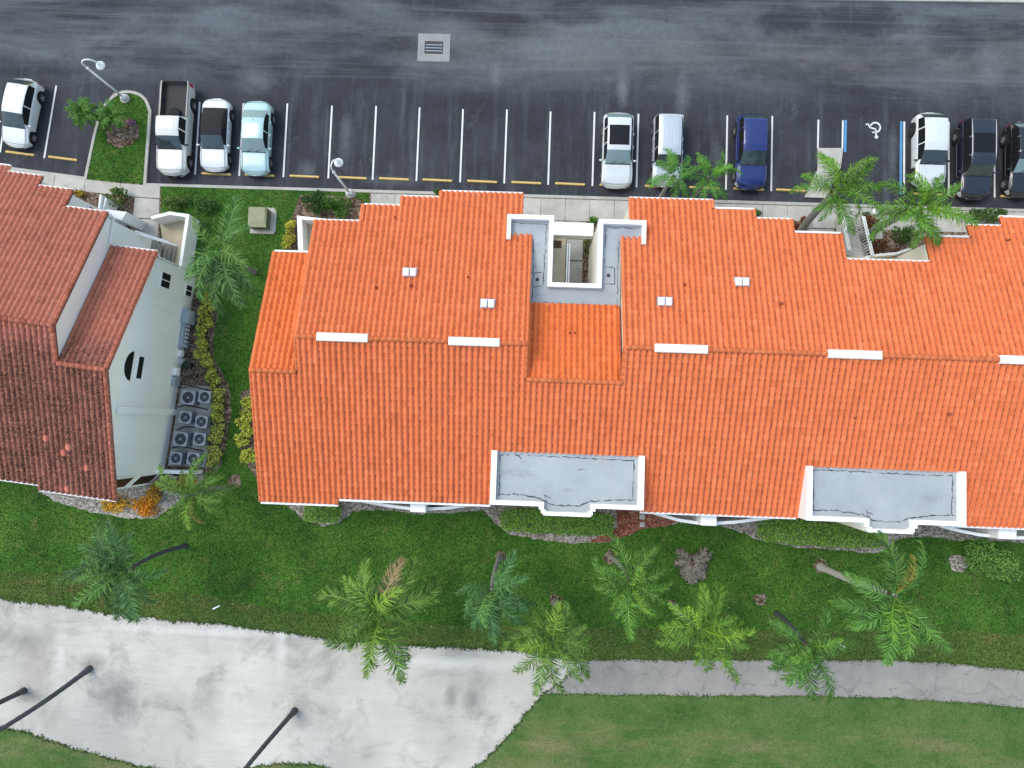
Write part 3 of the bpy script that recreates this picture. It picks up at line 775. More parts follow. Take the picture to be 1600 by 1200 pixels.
    for mn, lst in joined.items():
        mats.append(bpy.data.materials[mn])
        for org, m in lst:
            vs.append(TV @ m + np.array(org)); fs.append(TF + base); base += len(TV)
            tn.append(np.full(len(TF), rnd.random())); mi.append(np.full(len(TF), len(mats) - 1))
    ob = fast('roof_tiles', np.concatenate(vs), np.concatenate(fs), None, roof, True, np.concatenate(tn))
    for q in mats: ob.data.materials.append(q)
    ob.data.polygons.foreach_set('material_index', np.concatenate(mi).astype(np.int32))
    ob['kind'] = 'stuff'
    return roof
def cap_run(roof, name, me, a, b, step):
    a = Vector(a); b = Vector(b); L = (b - a).length; n = max(1, round(L / step)); e = (b - a).normalized()
    up = Vector((0, 0, 1)); side = e.cross(up).normalized(); nn = side.cross(e)
    for i in range(n):
        p = a + e * (L * i / n)
        ob = bpy.data.objects.new(name, me); ob.parent = roof
        k = L / n / step * 1.06
        ob.matrix_local = Matrix(((side.x, e.x * k, nn.x, p.x), (side.y, e.y * k, nn.y, p.y), (side.z, e.z * k, nn.z, p.z), (0, 0, 0, 1)))
        COL.objects.link(ob)

# ------------------------------------------------------------------ the long orange-roofed building
S1 = .348
big = empty('condominium_building', (0, 0, 0))
tag(big, 'long condominium block with bright orange tiled roof and grey flat roof inserts', 'building')
bpy.context.view_layer.update()
pl = {'N': (4.17, 8.28, S1, 1), 'S': (4.17, 8.28, S1, -1), 'n': (2.38, 7.66, S1, 1)}
zN = lambda y: 8.28 - S1 * (y - 4.17)
zS = lambda y: 8.28 - S1 * (4.17 - y)
zn = lambda y: 7.66 - S1 * (y - 2.38)
steps = [(-12.1, -9.5, 10.89), (-9.5, -7.4, 11.95), (-7.4, -5.2, 12.55), (-5.2, -.62, 12.95), (5.32, 10.0, 12.87), (10.0, 12.25, 12.37), (12.25, 14.25, 11.80), (14.25, 16.83, 11.03),
         (16.83, 21.33, 9.47), (21.33, 23.75, 11.03), (23.75, 25.64, 11.77), (25.64, 27.9, 12.36), (27.9, 33.2, 12.88)]
rects = []
for (a, b, y) in steps:
    if a == -5.2:
        rects += [('N', a, -1.37, 4.17, y), ('N', -1.37, -.62, 4.17, 10.38), ('N', -1.37, -.62, 11.4, y), ('N', -.62, -.06, 4.17, 10.38)]
    elif a == 5.32:
        rects += [('N', 4.87, 6.02, 4.17, 10.43), ('N', a, 6.02, 11.3, y), ('N', 6.02, b, 4.17, y)]
    else:
        rects.append(('N', a, b, 4.17, y))
rects += [('n', -14.55, -12.1, 2.38, 9.23), ('n', -.06, 4.87, 2.38, 6.62)]
rects += [('S', -14.55, -12.1, -4.68, 2.38), ('S', -12.1, -10.18, -4.68, 4.17), ('S', -10.18, -1.75, -4.36, 4.17), ('S', -1.75, -.06, -1.37, 4.17), ('S', -.06, 4.87, -1.37, 2.38), ('S', 4.87, 6.32, -1.37, 4.17),
          ('S', 6.32, 14.85, -4.40, 4.17), ('S', 14.85, 23.1, -1.58, 4.17), ('S', 23.1, 33.2, -4.5, 4.17)]
roof = condo_roof(big, pl, rects, M['tile'], M['under'], M['tile'], -14.55, 300, (), lambda p, x, y: M['tile_deep'] if p == 'n' else M['tile'])
ridge_me = cap_mesh('ridge_tile', .125, .34, M['tile'])
rake_me = cap_mesh('rake_tile', .085, .36, M['tile'])
for (a, b, y, z) in ((-12.1, -.06, 4.17, 8.28), (4.87, 33.2, 4.17, 8.28), (-14.55, -12.1, 2.38, 7.66), (-.06, 4.87, 2.38, 7.66)):
    cap_run(roof, 'ridge_tile', ridge_me, (a, y, z + .09), (b, y, z + .09), .34)
def rake(roof, x, y0, y1, fz, me):
    cap_run(roof, 'rake_tile', me, (x, y0, fz(y0) + .055), (x, y1, fz(y1) + .055), .36)
for (x, a, b, fz) in ((-14.5, 2.38, 9.23, zn), (-14.5, 2.38, -4.68, zS), (-12.05, 4.17, 10.89, zN), (-12.05, 4.17, 2.45, zS), (-.1, 4.17, 10.38, zN), (-.1, 4.17, 2.45, zS), (4.92, 4.17, 10.43, zN), (4.92, 4.17, 2.45, zS),
                      (-9.46, 10.95, 11.95, zN), (-7.36, 12.0, 12.55, zN), (-5.16, 12.6, 12.95, zN), (-.66, 11.45, 12.95, zN), (5.36, 11.35, 12.87, zN), (9.96, 12.4, 12.87, zN), (12.21, 11.9, 12.37, zN), (14.21, 11.1, 11.8, zN),
                      (16.79, 9.55, 11.03, zN), (21.37, 9.55, 11.03, zN), (23.79, 11.1, 11.77, zN), (25.68, 11.85, 12.36, zN), (27.94, 12.4, 12.88, zN), (-10.22, -4.36, -4.68, zS)):
    rake(roof, x, a, b, fz, rake_me)
# gutters along every eave
for (a, b, y) in steps:
    z = zN(y); MB().box(a + .01, b - .01, y + .015, y + .14, z - .16, z - .015, .02).build('gutter', M['white'], big)
MB().box(-14.5, -12.15, 9.25, 9.37, zn(9.23) - .16, zn(9.23) - .015, .02).build('gutter', M['white'], big)
for (a, b, y) in ((-14.5, -10.2, -4.68), (-10.15, -1.8, -4.36), (6.36, 14.8, -4.40), (23.15, 33.2, -4.5)):
    MB().box(a, b, y - .15, y - .02, zS(y) - .16, zS(y) - .01, .02).build('gutter', M['white'], big)
# stucco walls
def wall_prism(mb, x0, x1, ys, yn, top):
    """top: list of (y,z) from south to north"""
    prof = [(ys, -.05)] + [(yn, -.05)] + [(y, z) for y, z in reversed(top)]
    n = len(prof)
    v = [(x0, y, z) for y, z in prof] + [(x1, y, z) for y, z in prof]
    f = [tuple(reversed(range(n))), tuple(range(n, 2 * n))] + [(i, (i + 1) % n, n + (i + 1) % n, n + i) for i in range(n)]
    mb.add(v, f)
D = .16
wm = MB()
def wstrip(x0, x1, ys, yn, lo=False):
    if lo: top = [(ys, zS(ys) - D), (2.38, 7.66 - D), (yn, zn(yn) - D)]
    else: top = [(ys, zS(ys) - D), (4.17, 8.28 - D), (yn, zN(yn) - D)]
    wall_prism(wm, x0, x1, ys, yn, top)
wstrip(-14.45, -12.0, -3.9, 8.85, True)
for (a, b, y) in steps:
    ys = -3.6 if b < 0 or 6 < a < 14 else (-3.6 if a > 23 else -3.0)
    aa, bb = a, b
    if a == -5.2: bb = -.1
    if a == 5.32: aa = 4.93
    if a == -12.1: aa = -12.02
    yn = y - .4
    if a == -5.2:
        wstrip(aa, -.66, ys, yn); wstrip(-.66, bb, ys, 10.2)
    elif a == 5.32:
        wstrip(5.36, bb, ys, yn); wstrip(aa, 5.36, ys, 10.2)
    else: wstrip(aa, bb, ys, yn)
wm.box(-.1, 1.11, -3.0, 11.3, -.05, 5.98); wm.box(1.11, 3.57, -3.0, 7.7, -.05, 5.98); wm.box(3.57, 4.93, -3.0, 11.2, -.05, 5.98)
wm.build('wall', M['wall'], big)
# the U-shaped flat roof round the light well
dk = [(-1.3, 10.3), (-.03, 10.3), (-.03, 6.55), (4.84, 6.55), (4.84, 10.35), (6.0, 10.35), (6.0, 11.2), (3.7, 11.2), (3.7, 7.62), (1.0, 7.62), (1.0, 11.32), (-1.3, 11.32)]
flat_roof = sheet('flat_roof', dk, 6.15, M['deck'], None, big)
pp = MB()
for q in ((.88, 1.12, 7.53, 11.42), (-1.42, .88, 11.18, 11.42), (-1.42, -1.2, 10.05, 11.18), (1.12, 3.56, 7.53, 7.76), (3.56, 3.8, 7.53, 11.3), (3.8, 6.12, 11.06, 11.3), (5.9, 6.12, 10.0, 11.06)):
    pp.box(*q, 5.3, 6.5)
pp.build('parapet', M['white'], big)
def tar(pts, z, seed, w=.045, parent=big):
    r = random.Random(seed); mb = MB(); pts = [Vector(p) for p in pts]
    for a, b in zip(pts[:-1], pts[1:]):
        L = (b - a).length; n = max(2, int(L / .14)); e = (b - a).normalized(); nn = Vector((-e.y, e.x)); pr = None
        for i in range(n + 1):
            c = a + (b - a) * (i / n) + nn * r.gauss(0, .022); ww = w * r.uniform(.2, 1.3) * (0 if r.random() < .12 else 1)
            cur = (c + nn * ww / 2, c - nn * ww / 2)
            if pr: mb.add([(*pr[0], z), (*pr[1], z), (*cur[1], z), (*cur[0], z)], [(0, 1, 2, 3)])
            pr = cur
    return mb.build('tar_seam', M['tar'], parent)
Z = 6.155
tar([(-1.1, 11.05), (.75, 11.0), (.7, 9), (.68, 7.7)], Z, 1); tar([(.05, 10.2), (.1, 8.6), (.1, 6.7), (2, 6.68), (4.7, 6.66), (4.7, 10.2)], Z, 2); tar([(5.7, 10.95), (4.0, 10.92), (3.95, 9.3), (3.95, 8.75)], Z, 3)
tar([(3.95, 8.75), (4.5, 8.72), (4.55, 7.85), (3.92, 7.82)], Z, 4, .05); tar([(.1, 8.35), (.65, 8.33), (.66, 7.6), (.05, 7.58)], Z, 5, .04); tar([(-1.1, 10.9), (-.9, 10.4)], Z, 6); tar([(4.0, 10.6), (4.1, 10.0)], Z, 7)
for (x, y) in ((.34, 7.95), (4.18, 8.3)):
    MB().lathe([(.09, 0), (.09, .05), (.05, .09), (.02, .1)], (x, y, 6.152), 10).build('roof_drain', M['iron'], big, True)
# galleries inside the light well
bm_ = MB(); bm_.box(1.12, 3.56, 11.25, 12.02, 2.45, 3.2, .015); bm_.build('gallery_bridge', M['wall_cool'], big)
MB().box(1.12, 1.98, 7.77, 11.24, 2.7, 2.88).build('gallery_floor', M['tan'], big)
for x in (2.0, 2.13): 
    m = MB(); m.box(x, x + .07, 7.77, 10.62, 3.72, 3.8, .01); m.build('handrail', M['white'], big)
m = MB()
for y in np.arange(7.85, 10.65, .16): m.box(2.06, 2.09, y, y + .03, 2.75, 3.72)
m.build('baluster', M['whitemetal'], big)
MB().box(1.2, 1.72, 10.55, 11.0, 2.885, 2.905).build('door_mat', M['fibre'], big)
MB().box(1.115, 1.135, 8.3, 9.2, 2.9, 4.95).build('door', M['whitemetal'], big)

# dormer decks on the south slope
def dormer(x0, x1, yb, y0, bx0, bx1, by, seed, zdeck):
    zt = zdeck + .36; w = .30
    sheet('flat_roof', [(x0 + .1, yb + .06), (x1 - .1, yb + .06), (x1 - .1, y0 + .1), (bx1 - .1, y0 + .1), (bx1 - .1, by + .1), (bx0 + .1, by + .1), (bx0 + .1, y0 + .1), (x0 + .1, y0 + .1)], zdeck, M['deck'], None, big)
    m = MB()
    zb = zS(y0) - .5
    m.box(x0, x0 + w, y0, yb - .02, zb, zt); m.box(x1 - w, x1, y0, yb - .02, zb, zt)
    m.box(x0 + w, bx0 - .12, y0, y0 + .24, zb, zt); m.box(bx1 + .12, x1 - w, y0, y0 + .24, zb, zt)
    m.box(bx0 - .12, bx0 + .14, by + .3, y0 + .23, zb, zt - .003); m.box(bx1 - .14, bx1 + .12, by + .3, y0 + .23, zb, zt - .003)
    m.box(bx0 + .02, bx0 + .26, by + .1, by + .29, zb, zt - .006); m.box(bx1 - .26, bx1 - .02, by + .1, by + .29, zb, zt - .006)
    m.box(bx0 + .1, bx1 - .1, by, by + .2, zb, zt - .002)
    m.build('parapet', M['white'], big)
    wmb = MB(); wmb.box(x0 + .03, x1 - .03, -3.0, y0 + .04, -.05, zdeck - .1); wmb.box(bx0, bx1, y0 + .04, by + .04, -.05, zdeck - .1); wmb.build('dormer_wall', M['wall'], big)
    z = zdeck + .005
    tar([(x0 + .5, y0 + .45), (x0 + .45, yb - .25), (x0 + 2, yb - .22), (x1 - 2, yb - .3), (x1 - .5, yb - .28), (x1 - .55, y0 + .5)], z, seed, .06)
    tar([(x0 + .4, y0 + .5), (x0 + 1.4, y0 + .55), (bx0 - .1, y0 + .38), (bx0 + .3, y0 + .2), (bx0 + .7, y0 + .05), (bx1 - .7, y0 + .06), (bx1 - .2, y0 + .3), (bx1 + .6, y0 + .42), (x1 - .4, y0 + .5)], z, seed + 1, .07)
    tar([(x0 + 1.2, yb - .1), (x0 + 1.6, yb - .4)], z, seed + 2); tar([(bx0 + .3, y0 + .3), (bx0 + .1, y0 + .6), (bx0 + .5, y0 + .4)], z, seed + 3)
    tar([(x0 + 4.6, yb - .9), (x0 + 5.0, yb - .92)], z, seed + 5, .03); tar([(x1 - .55, y0 + 1.2), (x1 - .3, y0 + 1.2)], z, seed + 6, .03)
dormer(-1.78, 6.32, -1.35, -4.22, .95, 3.68, -4.68, 20, 6.33)
dormer(14.83, 23.08, -1.56, -4.42, 17.95, 20.45, -4.92, 40, 6.27)

# white ridge vents, box vents and pipes
for (a, b) in ((-10.87, -8.24), (-4.1, -1.49), (6.38, 9.06), (15.1, 17.78), (23.65, 26.3)):
    m = MB(); m.prism([(a, 3.96), (b, 3.96), (b, 4.38), (a, 4.38)], 8.3, 8.56, .05); m.build('ridge_vent', M['white'], big)
for (x, y) in ((-6.47, 7.92), (-2.22, 6.28), (7.01, 6.71), (11.11, 7.97)):
    z = zN(y)
    q = MB()
    for s in (-1, 1): q.prism([(x + s * .19 - .16, y - .22), (x + s * .19 + .16, y - .22), (x + s * .19 + .16, y + .2), (x + s * .19 - .16, y + .2)], z + .05, z + .36, .06)
    ob = q.build('roof_vent', M['white'], big)
    MB().box(x - .4, x + .4, y - .27, y + .26, z - .05, z + .13).build('vent_base', M['grey'], ob)
for (a, b, f_, pln) in ((588, 449, 0, 'N'), (731, 433, 0, 'N'), (642, 446, 0, 'N'), (617, 340, 0, 'N'), (1069, 444, 0, 'N'), (1221, 474, 0, 'N'), (1335, 653, 0, 'S'), (1483, 647, 0, 'S'), (890, 520, 0, 'n'), (898, 520, 0, 'n'), (1575, 375, 0, 'N')):
    yr, zr, s, sg = pl[pln]
    p = PP(a, b, (0, yr, zr + .1), Vector((0, s * sg, 1)))
    MB().lathe([(.07, -.12), (.065, .05), (.038, .07), (.038, .2), (.028, .202), (.028, .15)], p, 10).build('vent_pipe', M['under'], big, True)

# south balconies: white column between two bowed parapets
def balcony(pl_, pr_, col, seed):
    zt = 3.9
    for pts in (pl_, pr_):
        w = [P(a, b, zt).xy for a, b in pts]
        off = []
        for i, p in enumerate(w):
            a = w[max(i - 1, 0)]; b = w[min(i + 1, len(w) - 1)]; e = (b - a).normalized(); n = Vector((-e.y, e.x))
            if n.y < 0: n = -n
            off.append(p + n * .17)
        m = MB(); lo = MB()
        for i in range(len(w) - 1):
            q = [w[i], w[i + 1], off[i + 1], off[i]]; m.prism(q, zt - .12, zt)
            ii = [w[i] * .8 + off[i] * .2, w[i + 1] * .8 + off[i + 1] * .2, off[i + 1] * .8 + w[i + 1] * .2, off[i] * .8 + w[i] * .2]; lo.prism(ii, 2.6, zt - .12)
        m.build('balcony_rail', M['white'], big); lo.build('balcony_parapet', M['wall_cool'], big)
    allp = [P(a, b, zt).xy for a, b in pl_] + [P(a, b, zt).xy for a, b in pr_]
    fl = [tuple(p + Vector((0, .1))) for p in allp] + [(allp[-1].x, -3.4), (allp[0].x, -3.4)]
    MB().prism(fl, 2.6, 2.82).build('balcony_floor', M['acgrey'], big)
    c = [P(a, b, 4.7).xy for a, b in col]
    m = MB(); m.prism(c, -.05, 4.7, .02); m.build('column', M['white'], big)
balcony([(548, 781), (575, 787), (609, 793), (641, 797)], [(664, 798), (703, 796), (748, 789), (765, 787)], [(641, 779), (665, 780), (665, 801), (641, 800)], 1)
balcony([(1003, 798), (1028, 806), (1060, 815), (1093, 820)], [(1120, 820), (1150, 818), (1190, 813), (1212, 810)], [(1095, 800), (1120, 801), (1120, 822), (1095, 821)], 2)
balcony([(1470, 824), (1500, 832), (1530, 838), (1560, 841)], [(1588, 843), (1620, 842), (1660, 838), (1690, 832)], [(1561, 820), (1590, 821), (1588, 843), (1560, 842)], 3)
# balcony furniture
for (a, b, lb, c_) in ((684, 791, 'dark folding chair peeking out on the left balcony', 'plastic'), (1136, 812, 'brown cushioned lounge chair on the middle balcony', 'fibre'), (1171, 811, 'brown cushioned chair at the far end of the middle balcony', 'fibre')):
    p = P(a, b, 3.3); t = empty('balcony_chair', (p.x, max(p.y, -4.6), 2.825)); tag(t, lb, 'chair', 'chairs on the balconies')
    MB().box(-.3, .3, -.25, .3, .4, .48, .02).build('seat', M[c_], t); MB().box(-.3, .3, .26, .34, .48, .95, .02).build('backrest', M[c_], t)
    for sx in (-1, 1):
        for sy in (-1, 1): MB().box(sx * .26 - .02, sx * .26 + .02, sy * .22 - .02, sy * .22 + .02, 0, .4).build('leg', M['whitemetal'], t)

# small white stair enclosure at the left end of the north side
m = MB()
m.prism([P(a, b, 3.6).xy for a, b in [(464, 337), (530, 344), (530, 347), (472, 343)]], .0, 3.6); m.prism([P(a, b, 3.6).xy for a, b in [(464, 337.3), (471.5, 343), (474, 396), (466, 396)]], .0, 3.597)
m.build('stair_wall', M['white'], big)
MB().prism([P(a, b, 2.6).xy for a, b in [(471, 343), (500, 347), (500, 400), (474, 400)]], .0, 2.6).build('stair_landing', M['tan'], big)
# stair and gallery in the recess at the right
def sloped(a, za, b, zb, w, th=.18):
    a = Vector(a[:2]); b = Vector(b[:2]); e = (b - a).normalized(); n = Vector((-e.y, e.x)) * w / 2
    v = [(*(a + n), za - th), (*(a - n), za - th), (*(b - n), zb - th), (*(b + n), zb - th), (*(a + n), za), (*(a - n), za), (*(b - n), zb), (*(b + n), zb)]
    return v, [(3, 2, 1, 0), (4, 5, 6, 7), (0, 1, 5, 4), (1, 2, 6, 5), (2, 3, 7, 6), (3, 0, 4, 7)]
A0 = P(1334, 401, 2.8).xy; B0 = P(1322, 340, .2).xy; e = (B0 - A0) / 15; nn = Vector((-e.y, e.x)).normalized()
MB().box(18.3, 22.3, 8.9, A0.y + .02, 2.6, 2.79).build('gallery_floor', M['tan'], big)
for i in range(15):
    p = A0 + e * i; q = p + e * 1.02; z = 2.8 - i * .178
    MB().prism([p + nn * .6, q + nn * .6, q - nn * .6, p - nn * .6], max(.02, z - .35), z - .006 * i, .01).build('stair_step', M['walk'], big)
for s, nm in ((.62, 'handrail'), (.74, 'handrail')):
    m = MB(); v, f = sloped(A0 - nn * s, 3.75, B0 - nn * s, 1.1, .07, .08); m.add(v, f); m.build(nm, M['white'], big)
    m = MB(); v, f = sloped(A0 + nn * s, 3.75, B0 + nn * s, 1.1, .06, .08); m.add(v, f); m.build(nm, M['white'], big)
m = MB()
for i in range(15):
    p = A0 + e * (i + .5) - nn * .68; z = 2.8 - i * .178; m.box(p.x - .015, p.x + .015, p.y - .015, p.y + .015, z - .1, z + .92)
m.build('baluster', M['whitemetal'], big)
m = MB(); w = [P(a, b, 3.3).xy for a, b in [(1352, 400), (1376, 396), (1401, 394), (1424, 386)]]
for i in range(3): m.prism([w[i], w[i + 1], w[i + 1] + Vector((0, -.14)), w[i] + Vector((0, -.14))], 1.9, 3.3 - .003 * i)
m.build('gallery_parapet', M['wall_cool'], big)
# windows of the north walls glimpsed beside the stairs
for (x, y) in ((12.6, 11.402), (24.2, 11.372), (-6.4, 12.152), (7.4, 12.472)):
    ob = MB().box(x, x + 1.1, y, y + .05, 1.1, 2.3).build('window', M['white'], big); MB().box(x + .07, x + 1.03, y + .03, y + .06, 1.17, 2.23).build('pane', M['glass'], ob)

# ------------------------------------------------------------------ the neighbouring building with weathered tiles
S2 = .41
old = empty('apartment_building', (-21.85, 2.1, 0), R(-5.6))
tag(old, 'angled white apartment block with weathered reddish-brown roof tiles', 'building')
bpy.context.view_layer.update()
OW = old.matrix_world.copy()
pl2 = {'N': (1.9, 8.88, S2, 1), 'S': (1.9, 8.88, S2, -1), 'n': (0.0, 8.1, S2, 1)}
oN = lambda y: 8.88 - S2 * (y - 1.9)
oS = lambda y: 8.88 - S2 * (1.9 - y)
on = lambda y: 8.1 - S2 * y
ost = [(-5.05, -2.6, 8.62), (-7.1, -5.05, 9.72), (-9.2, -7.1, 10.35), (-14.0, -9.2, 10.75)]
rc = [('N', a, b, 1.9, y) for a, b, y in ost] + [('n', -2.6, 0, 0, 6.95), ('S', -4.4, -2.6, -7.05, 1.9), ('S', -14, -4.4, -6.75, 1.9), ('S', -2.6, 0, -7.05, 0)]
# a few clean replacement tiles on the south slope: column from the west end, course from the ridge
newt = set()
for (a, b) in ((66, 680), (102, 694), (95, 702), (133, 726), (102, 759)):
    w_ = OW.inverted() @ PP(a, b, OW @ Vector((0, 1.9, 8.93)), (OW.to_3x3() @ Vector((0, -S2, 1))).normalized())
    newt.add(('S', int((w_.x + 14.0) // TW), int((1.9 - w_.y) // TC)))
roof2 = condo_roof(old, pl2, rc, M['tile_old'], M['under_old'], M['cap_old'], -14.0, 300, newt)
ridge2 = cap_mesh('ridge_tile', .13, .34, M['cap_old']); rake2 = cap_mesh('rake_tile', .125, .36, M['cap_old'])
cap_run(roof2, 'ridge_tile', ridge2, (-14, 1.9, 8.97), (-2.6, 1.9, 8.97), .34); cap_run(roof2, 'ridge_tile', ridge2, (-2.6, 0, 8.19), (0, 0, 8.19), .34)
for (x, a, b, fz) in ((-.06, 0, 6.95, on), (-.06, 0, -7.05, oS), (-2.66, 1.9, 8.62, oN), (-2.66, 1.9, .1, oS), (-5.1, 8.7, 9.72, oN), (-7.15, 9.8, 10.35, oN)):
    rake(roof2, x, a, b, fz, rake2)
for (a, b, y, fz, mm) in [(a, b, y, oN, 1) for a, b, y in ost] + [(-2.6, 0, 6.95, on, 1), (-4.4, 0, -7.05, oS, -1), (-14, -4.4, -6.75, oS, -1)]:
    z = fz(y); MB().box(a + .01, b - .01, min(y + mm * .015, y + mm * .13), max(y + mm * .015, y + mm * .13), z - .16, z - .01, .02).build('gutter', M['white'], old)
wm = MB()
XE = -.12
def w2(x0, x1, ys, yn, lo=False):
    top = [(ys, oS(ys) - D), (0, 8.1 - D), (yn, on(yn) - D)] if lo else [(ys, oS(ys) - D), (1.9, 8.88 - D), (yn, oN(yn) - D)]
    wall_prism(wm, x0, x1, ys, yn, top)
w2(-2.6, XE, -5.75, 6.7, True)
# chamfered corner
cx, cy = -.95, -6.75
zc = lambda y: oS(y) - D
poly = [(-2.6, -5.75), (XE, -5.75), (cx, cy), (-2.6, cy)]
wm.add([(x, y, -.05) for x, y in poly] + [(x, y, zc(y)) for x, y in poly], [(0, 1, 2, 3), (7, 6, 5, 4), (0, 4, 5, 1), (1, 5, 6, 2), (2, 6, 7, 3), (3, 7, 4, 0)])
for a, b, y in ost: w2(a, b if b < -2.61 else -2.66, -6.2, y - .25)
wm.build('wall', M['wall_cool'], old)
# features on the east wall, measured on the wall plane
def onwall(px, py):
    p = OW.inverted() @ PP(px, py, OW @ Vector((XE, 0, 0)), (OW.to_3x3() @ Vector((1, 0, 0))).normalized()); return p.y, p.z
def wwindow(name, y0, y1, z0, z1, mull=1):
    ob = MB().box(XE - .02, XE + .05, y0, y1, z0, z1).build(name, M['white'], old)
    n = mull + 1; w = (y1 - y0 - .06) / n
    for i in range(n):
        MB().box(XE + .03, XE + .056, y0 + .05 + i * w, y0 + i * w + w + .01 - .02, z0 + .06, z1 - .06).build('pane', M['glass'], ob)
for q in (((258, 438), .95, 1.05), ((294, 454), .75, .8)):
    wy, wz = onwall(*q[0]); wwindow('window', wy - q[1] / 2, wy + q[1] / 2, wz - q[2] / 2, wz + q[2] / 2)
# half-round window over a narrow one
cy0, cz0 = onwall(206, 572)
arc = [(cy0 + .88 * math.cos(t), cz0 + .82 * math.sin(t)) for t in np.linspace(0, math.pi, 17)]
m = MB(); n = len(arc)
m.add([(XE + .045, y, z) for y, z in arc] + [(XE - .05, y, z) for y, z in arc], [tuple(range(n)), tuple(reversed(range(n, 2 * n)))] + [(i, (i + 1) % n, n + (i + 1) % n, n + i)[::-1] for i in range(n)])
ob = m.build('arched_window', M['white'], old)
arc2 = [(cy0 + (y - cy0) * .93, cz0 + .04 + (z - cz0) * .92) for y, z in arc]
MB().add([(XE + .05, y, z) for y, z in arc2], [tuple(range(n))]).build('pane', M['glass'], ob)
y_, z_ = onwall(218, 574); wwindow('window', y_ - .68, y_ + .68, z_ - .3, z_ + .32, 0)
# boxed white chase running up the wall
y_, z_ = onwall(180, 640)
m = MB(); m.box(XE - .01, XE + .22, y_ - .19, y_ + .19, .0, z_, .03); m.build('pipe_chase', M['white'], old)
# electrical cabinets and meters
def cab(px, py, wy_, wz_, d, mat, nm):
    y, z = onwall(px, py); m = MB(); m.box(XE + .001, XE + d, y - wy_ / 2, y + wy_ / 2, max(.15, z - wz_ / 2), z + wz_ / 2, .03)
    return m.build(nm, mat, old), y, z
cab(288, 495, .85, .95, .5, M['grey'], 'meter_cabinet')
ob, y, z = cab(285, 524, 1.55, .75, .22, M['grey'], 'meter_bank')
for i in range(6):
    for j in range(2):
        MB().lathe([(.07, 0), (.07, .09), (.04, .11)], (0, 0, 0), 10).build('electric_meter', M['lens'], ob, True, (XE + .22, y - .62 + i * .25, z - .15 + j * .3)).rotation_euler = (0, R(90), 0)
cab(280, 552, .4, .45, .2, M['white'], 'junction_box'); cab(272, 580, .5, .45, .25, M['white'], 'junction_box'); cab(272, 596, .55, .75, .22, M['grey'], 'disconnect_box'); cab(283, 564, .3, .5, .18, M['wall_cool'], 'junction_box')
ya, za = onwall(277, 556); yb, zb = onwall(272, 576)
MB().tube([(XE + .1, ya, za), (XE + .16, ya - .1, za - .3), (XE + .16, yb + .2, zb - .3), (XE + .1, yb, zb)], .03, 6).build('conduit', M['grey'], old, True)
# chamfer windows
e = Vector((cx - XE, cy + 5.75)).normalized(); nn = Vector((-e.y, e.x)); nn = nn if nn.x > 0 else -nn
for z0, z1 in ((.5, 2.6), (3.2, 5.1)):
    a = Vector((XE, -5.75)) + e * .22; b = Vector((XE, -5.75)) + e * 1.12
    m = MB(); m.prism([a, b, b + nn * .04, a + nn * .04], z0, z1); ob = m.build('window', M['white'], old)
    a += e * .06; b -= e * .06; m = MB(); m.prism([a + nn * .02, b + nn * .02, b + nn * .046, a + nn * .046], z0 + .07, z1 - .07); m.build('pane', M['glass'], ob)
# downspouts at the north eaves
MB().tube([(-2.52, 8.62, oN(8.62) - .1), (-2.52, 8.5, oN(8.62) - .5), (-2.52, 7.1, on(7.0) + .35), (-2.35, 6.95, on(7.0) + .1)], .05, 8).build('downspout', M['white'], old, True)
MB().tube([(.0, 7.0, on(6.95) - .1), (-.02, 6.75, on(6.95) - .4), (-.04, 6.75, .1)], .05, 8).build('downspout', M['white'], old, True)
# balcony rail under the south eave
MB().box(-9.5, -4.5, -7.05, -6.85, 3.5, 3.9, .02).build('balcony_rail', M['white'], old)
# entrance stair on the north side: white enclosure, tan landing, treads and rails
sr = old
IV = OW.inverted()
def LP(px, py, z): p = IV @ P(px, py, z); return (p.x, p.y)
m = MB(); zt = 1.5
w = [(238, 340), (265, 333), (293, 337), (281, 418)]
ww = [Vector(LP(a, b, zt)) for a, b in w]
def band(m, pts, wd, z0, z1, dz=.0):
    for i in range(len(pts) - 1):
        e = (pts[i + 1] - pts[i]).normalized(); n = Vector((-e.y, e.x)) * wd / 2
        m.prism([pts[i] + n - e * wd * .4, pts[i + 1] + n + e * wd * .4, pts[i + 1] - n + e * wd * .4, pts[i] - n - e * wd * .4], z0, z1 - dz * i)
band(m, ww, .2, 0, zt, .003); m.build('stair_wall', M['white'], sr)
MB().prism([LP(a, b, .2) for a, b in [(250, 345), (297, 343), (292, 420), (258, 412)]], .0, .2).build('stair_landing', M['tan'], sr)
lo_a, lo_b = Vector(LP(277, 384, .2)), Vector(LP(270, 428, .2))
hi_a, hi_b = Vector(LP(200, 358, 2.3)), Vector(LP(190, 402, 2.3))
for i in range(11):
    t0, t1 = i / 11, (i + .86) / 11
    z = .36 + i * .18
    q = [lo_a.lerp(hi_a, t0), lo_a.lerp(hi_a, t1), lo_b.lerp(hi_b, t1), lo_b.lerp(hi_b, t0)]
    m = MB(); m.prism(q, z - .07, z); m.build('stair_tread', M['tread'], sr)
m = MB(); v, f = sloped(LP(211, 361, 3.0), 3.0, LP(263, 378, 1.3), 1.3, .12, .1); m.add(v, f); m.build('handrail', M['white'], sr)
m = MB(); v, f = sloped(LP(213, 365, 2.9), 2.9, LP(275, 383, 1.1), 1.1, .10, .3); m.add(v, f); m.build('stair_stringer', M['wall_cool'], sr)
m = MB(); m.prism([LP(a, b, 2.4) for a, b in [(166, 327), (198, 331), (190, 344), (172, 338)]], .1, 2.4); m.build('entry_wall', M['white'], sr)
m = MB(); band(m, [Vector(LP(157, 305, 1.6)), Vector(LP(154, 328, 1.6))], .12, .1, 1.6); m.build('entry_fin', M['white'], sr)
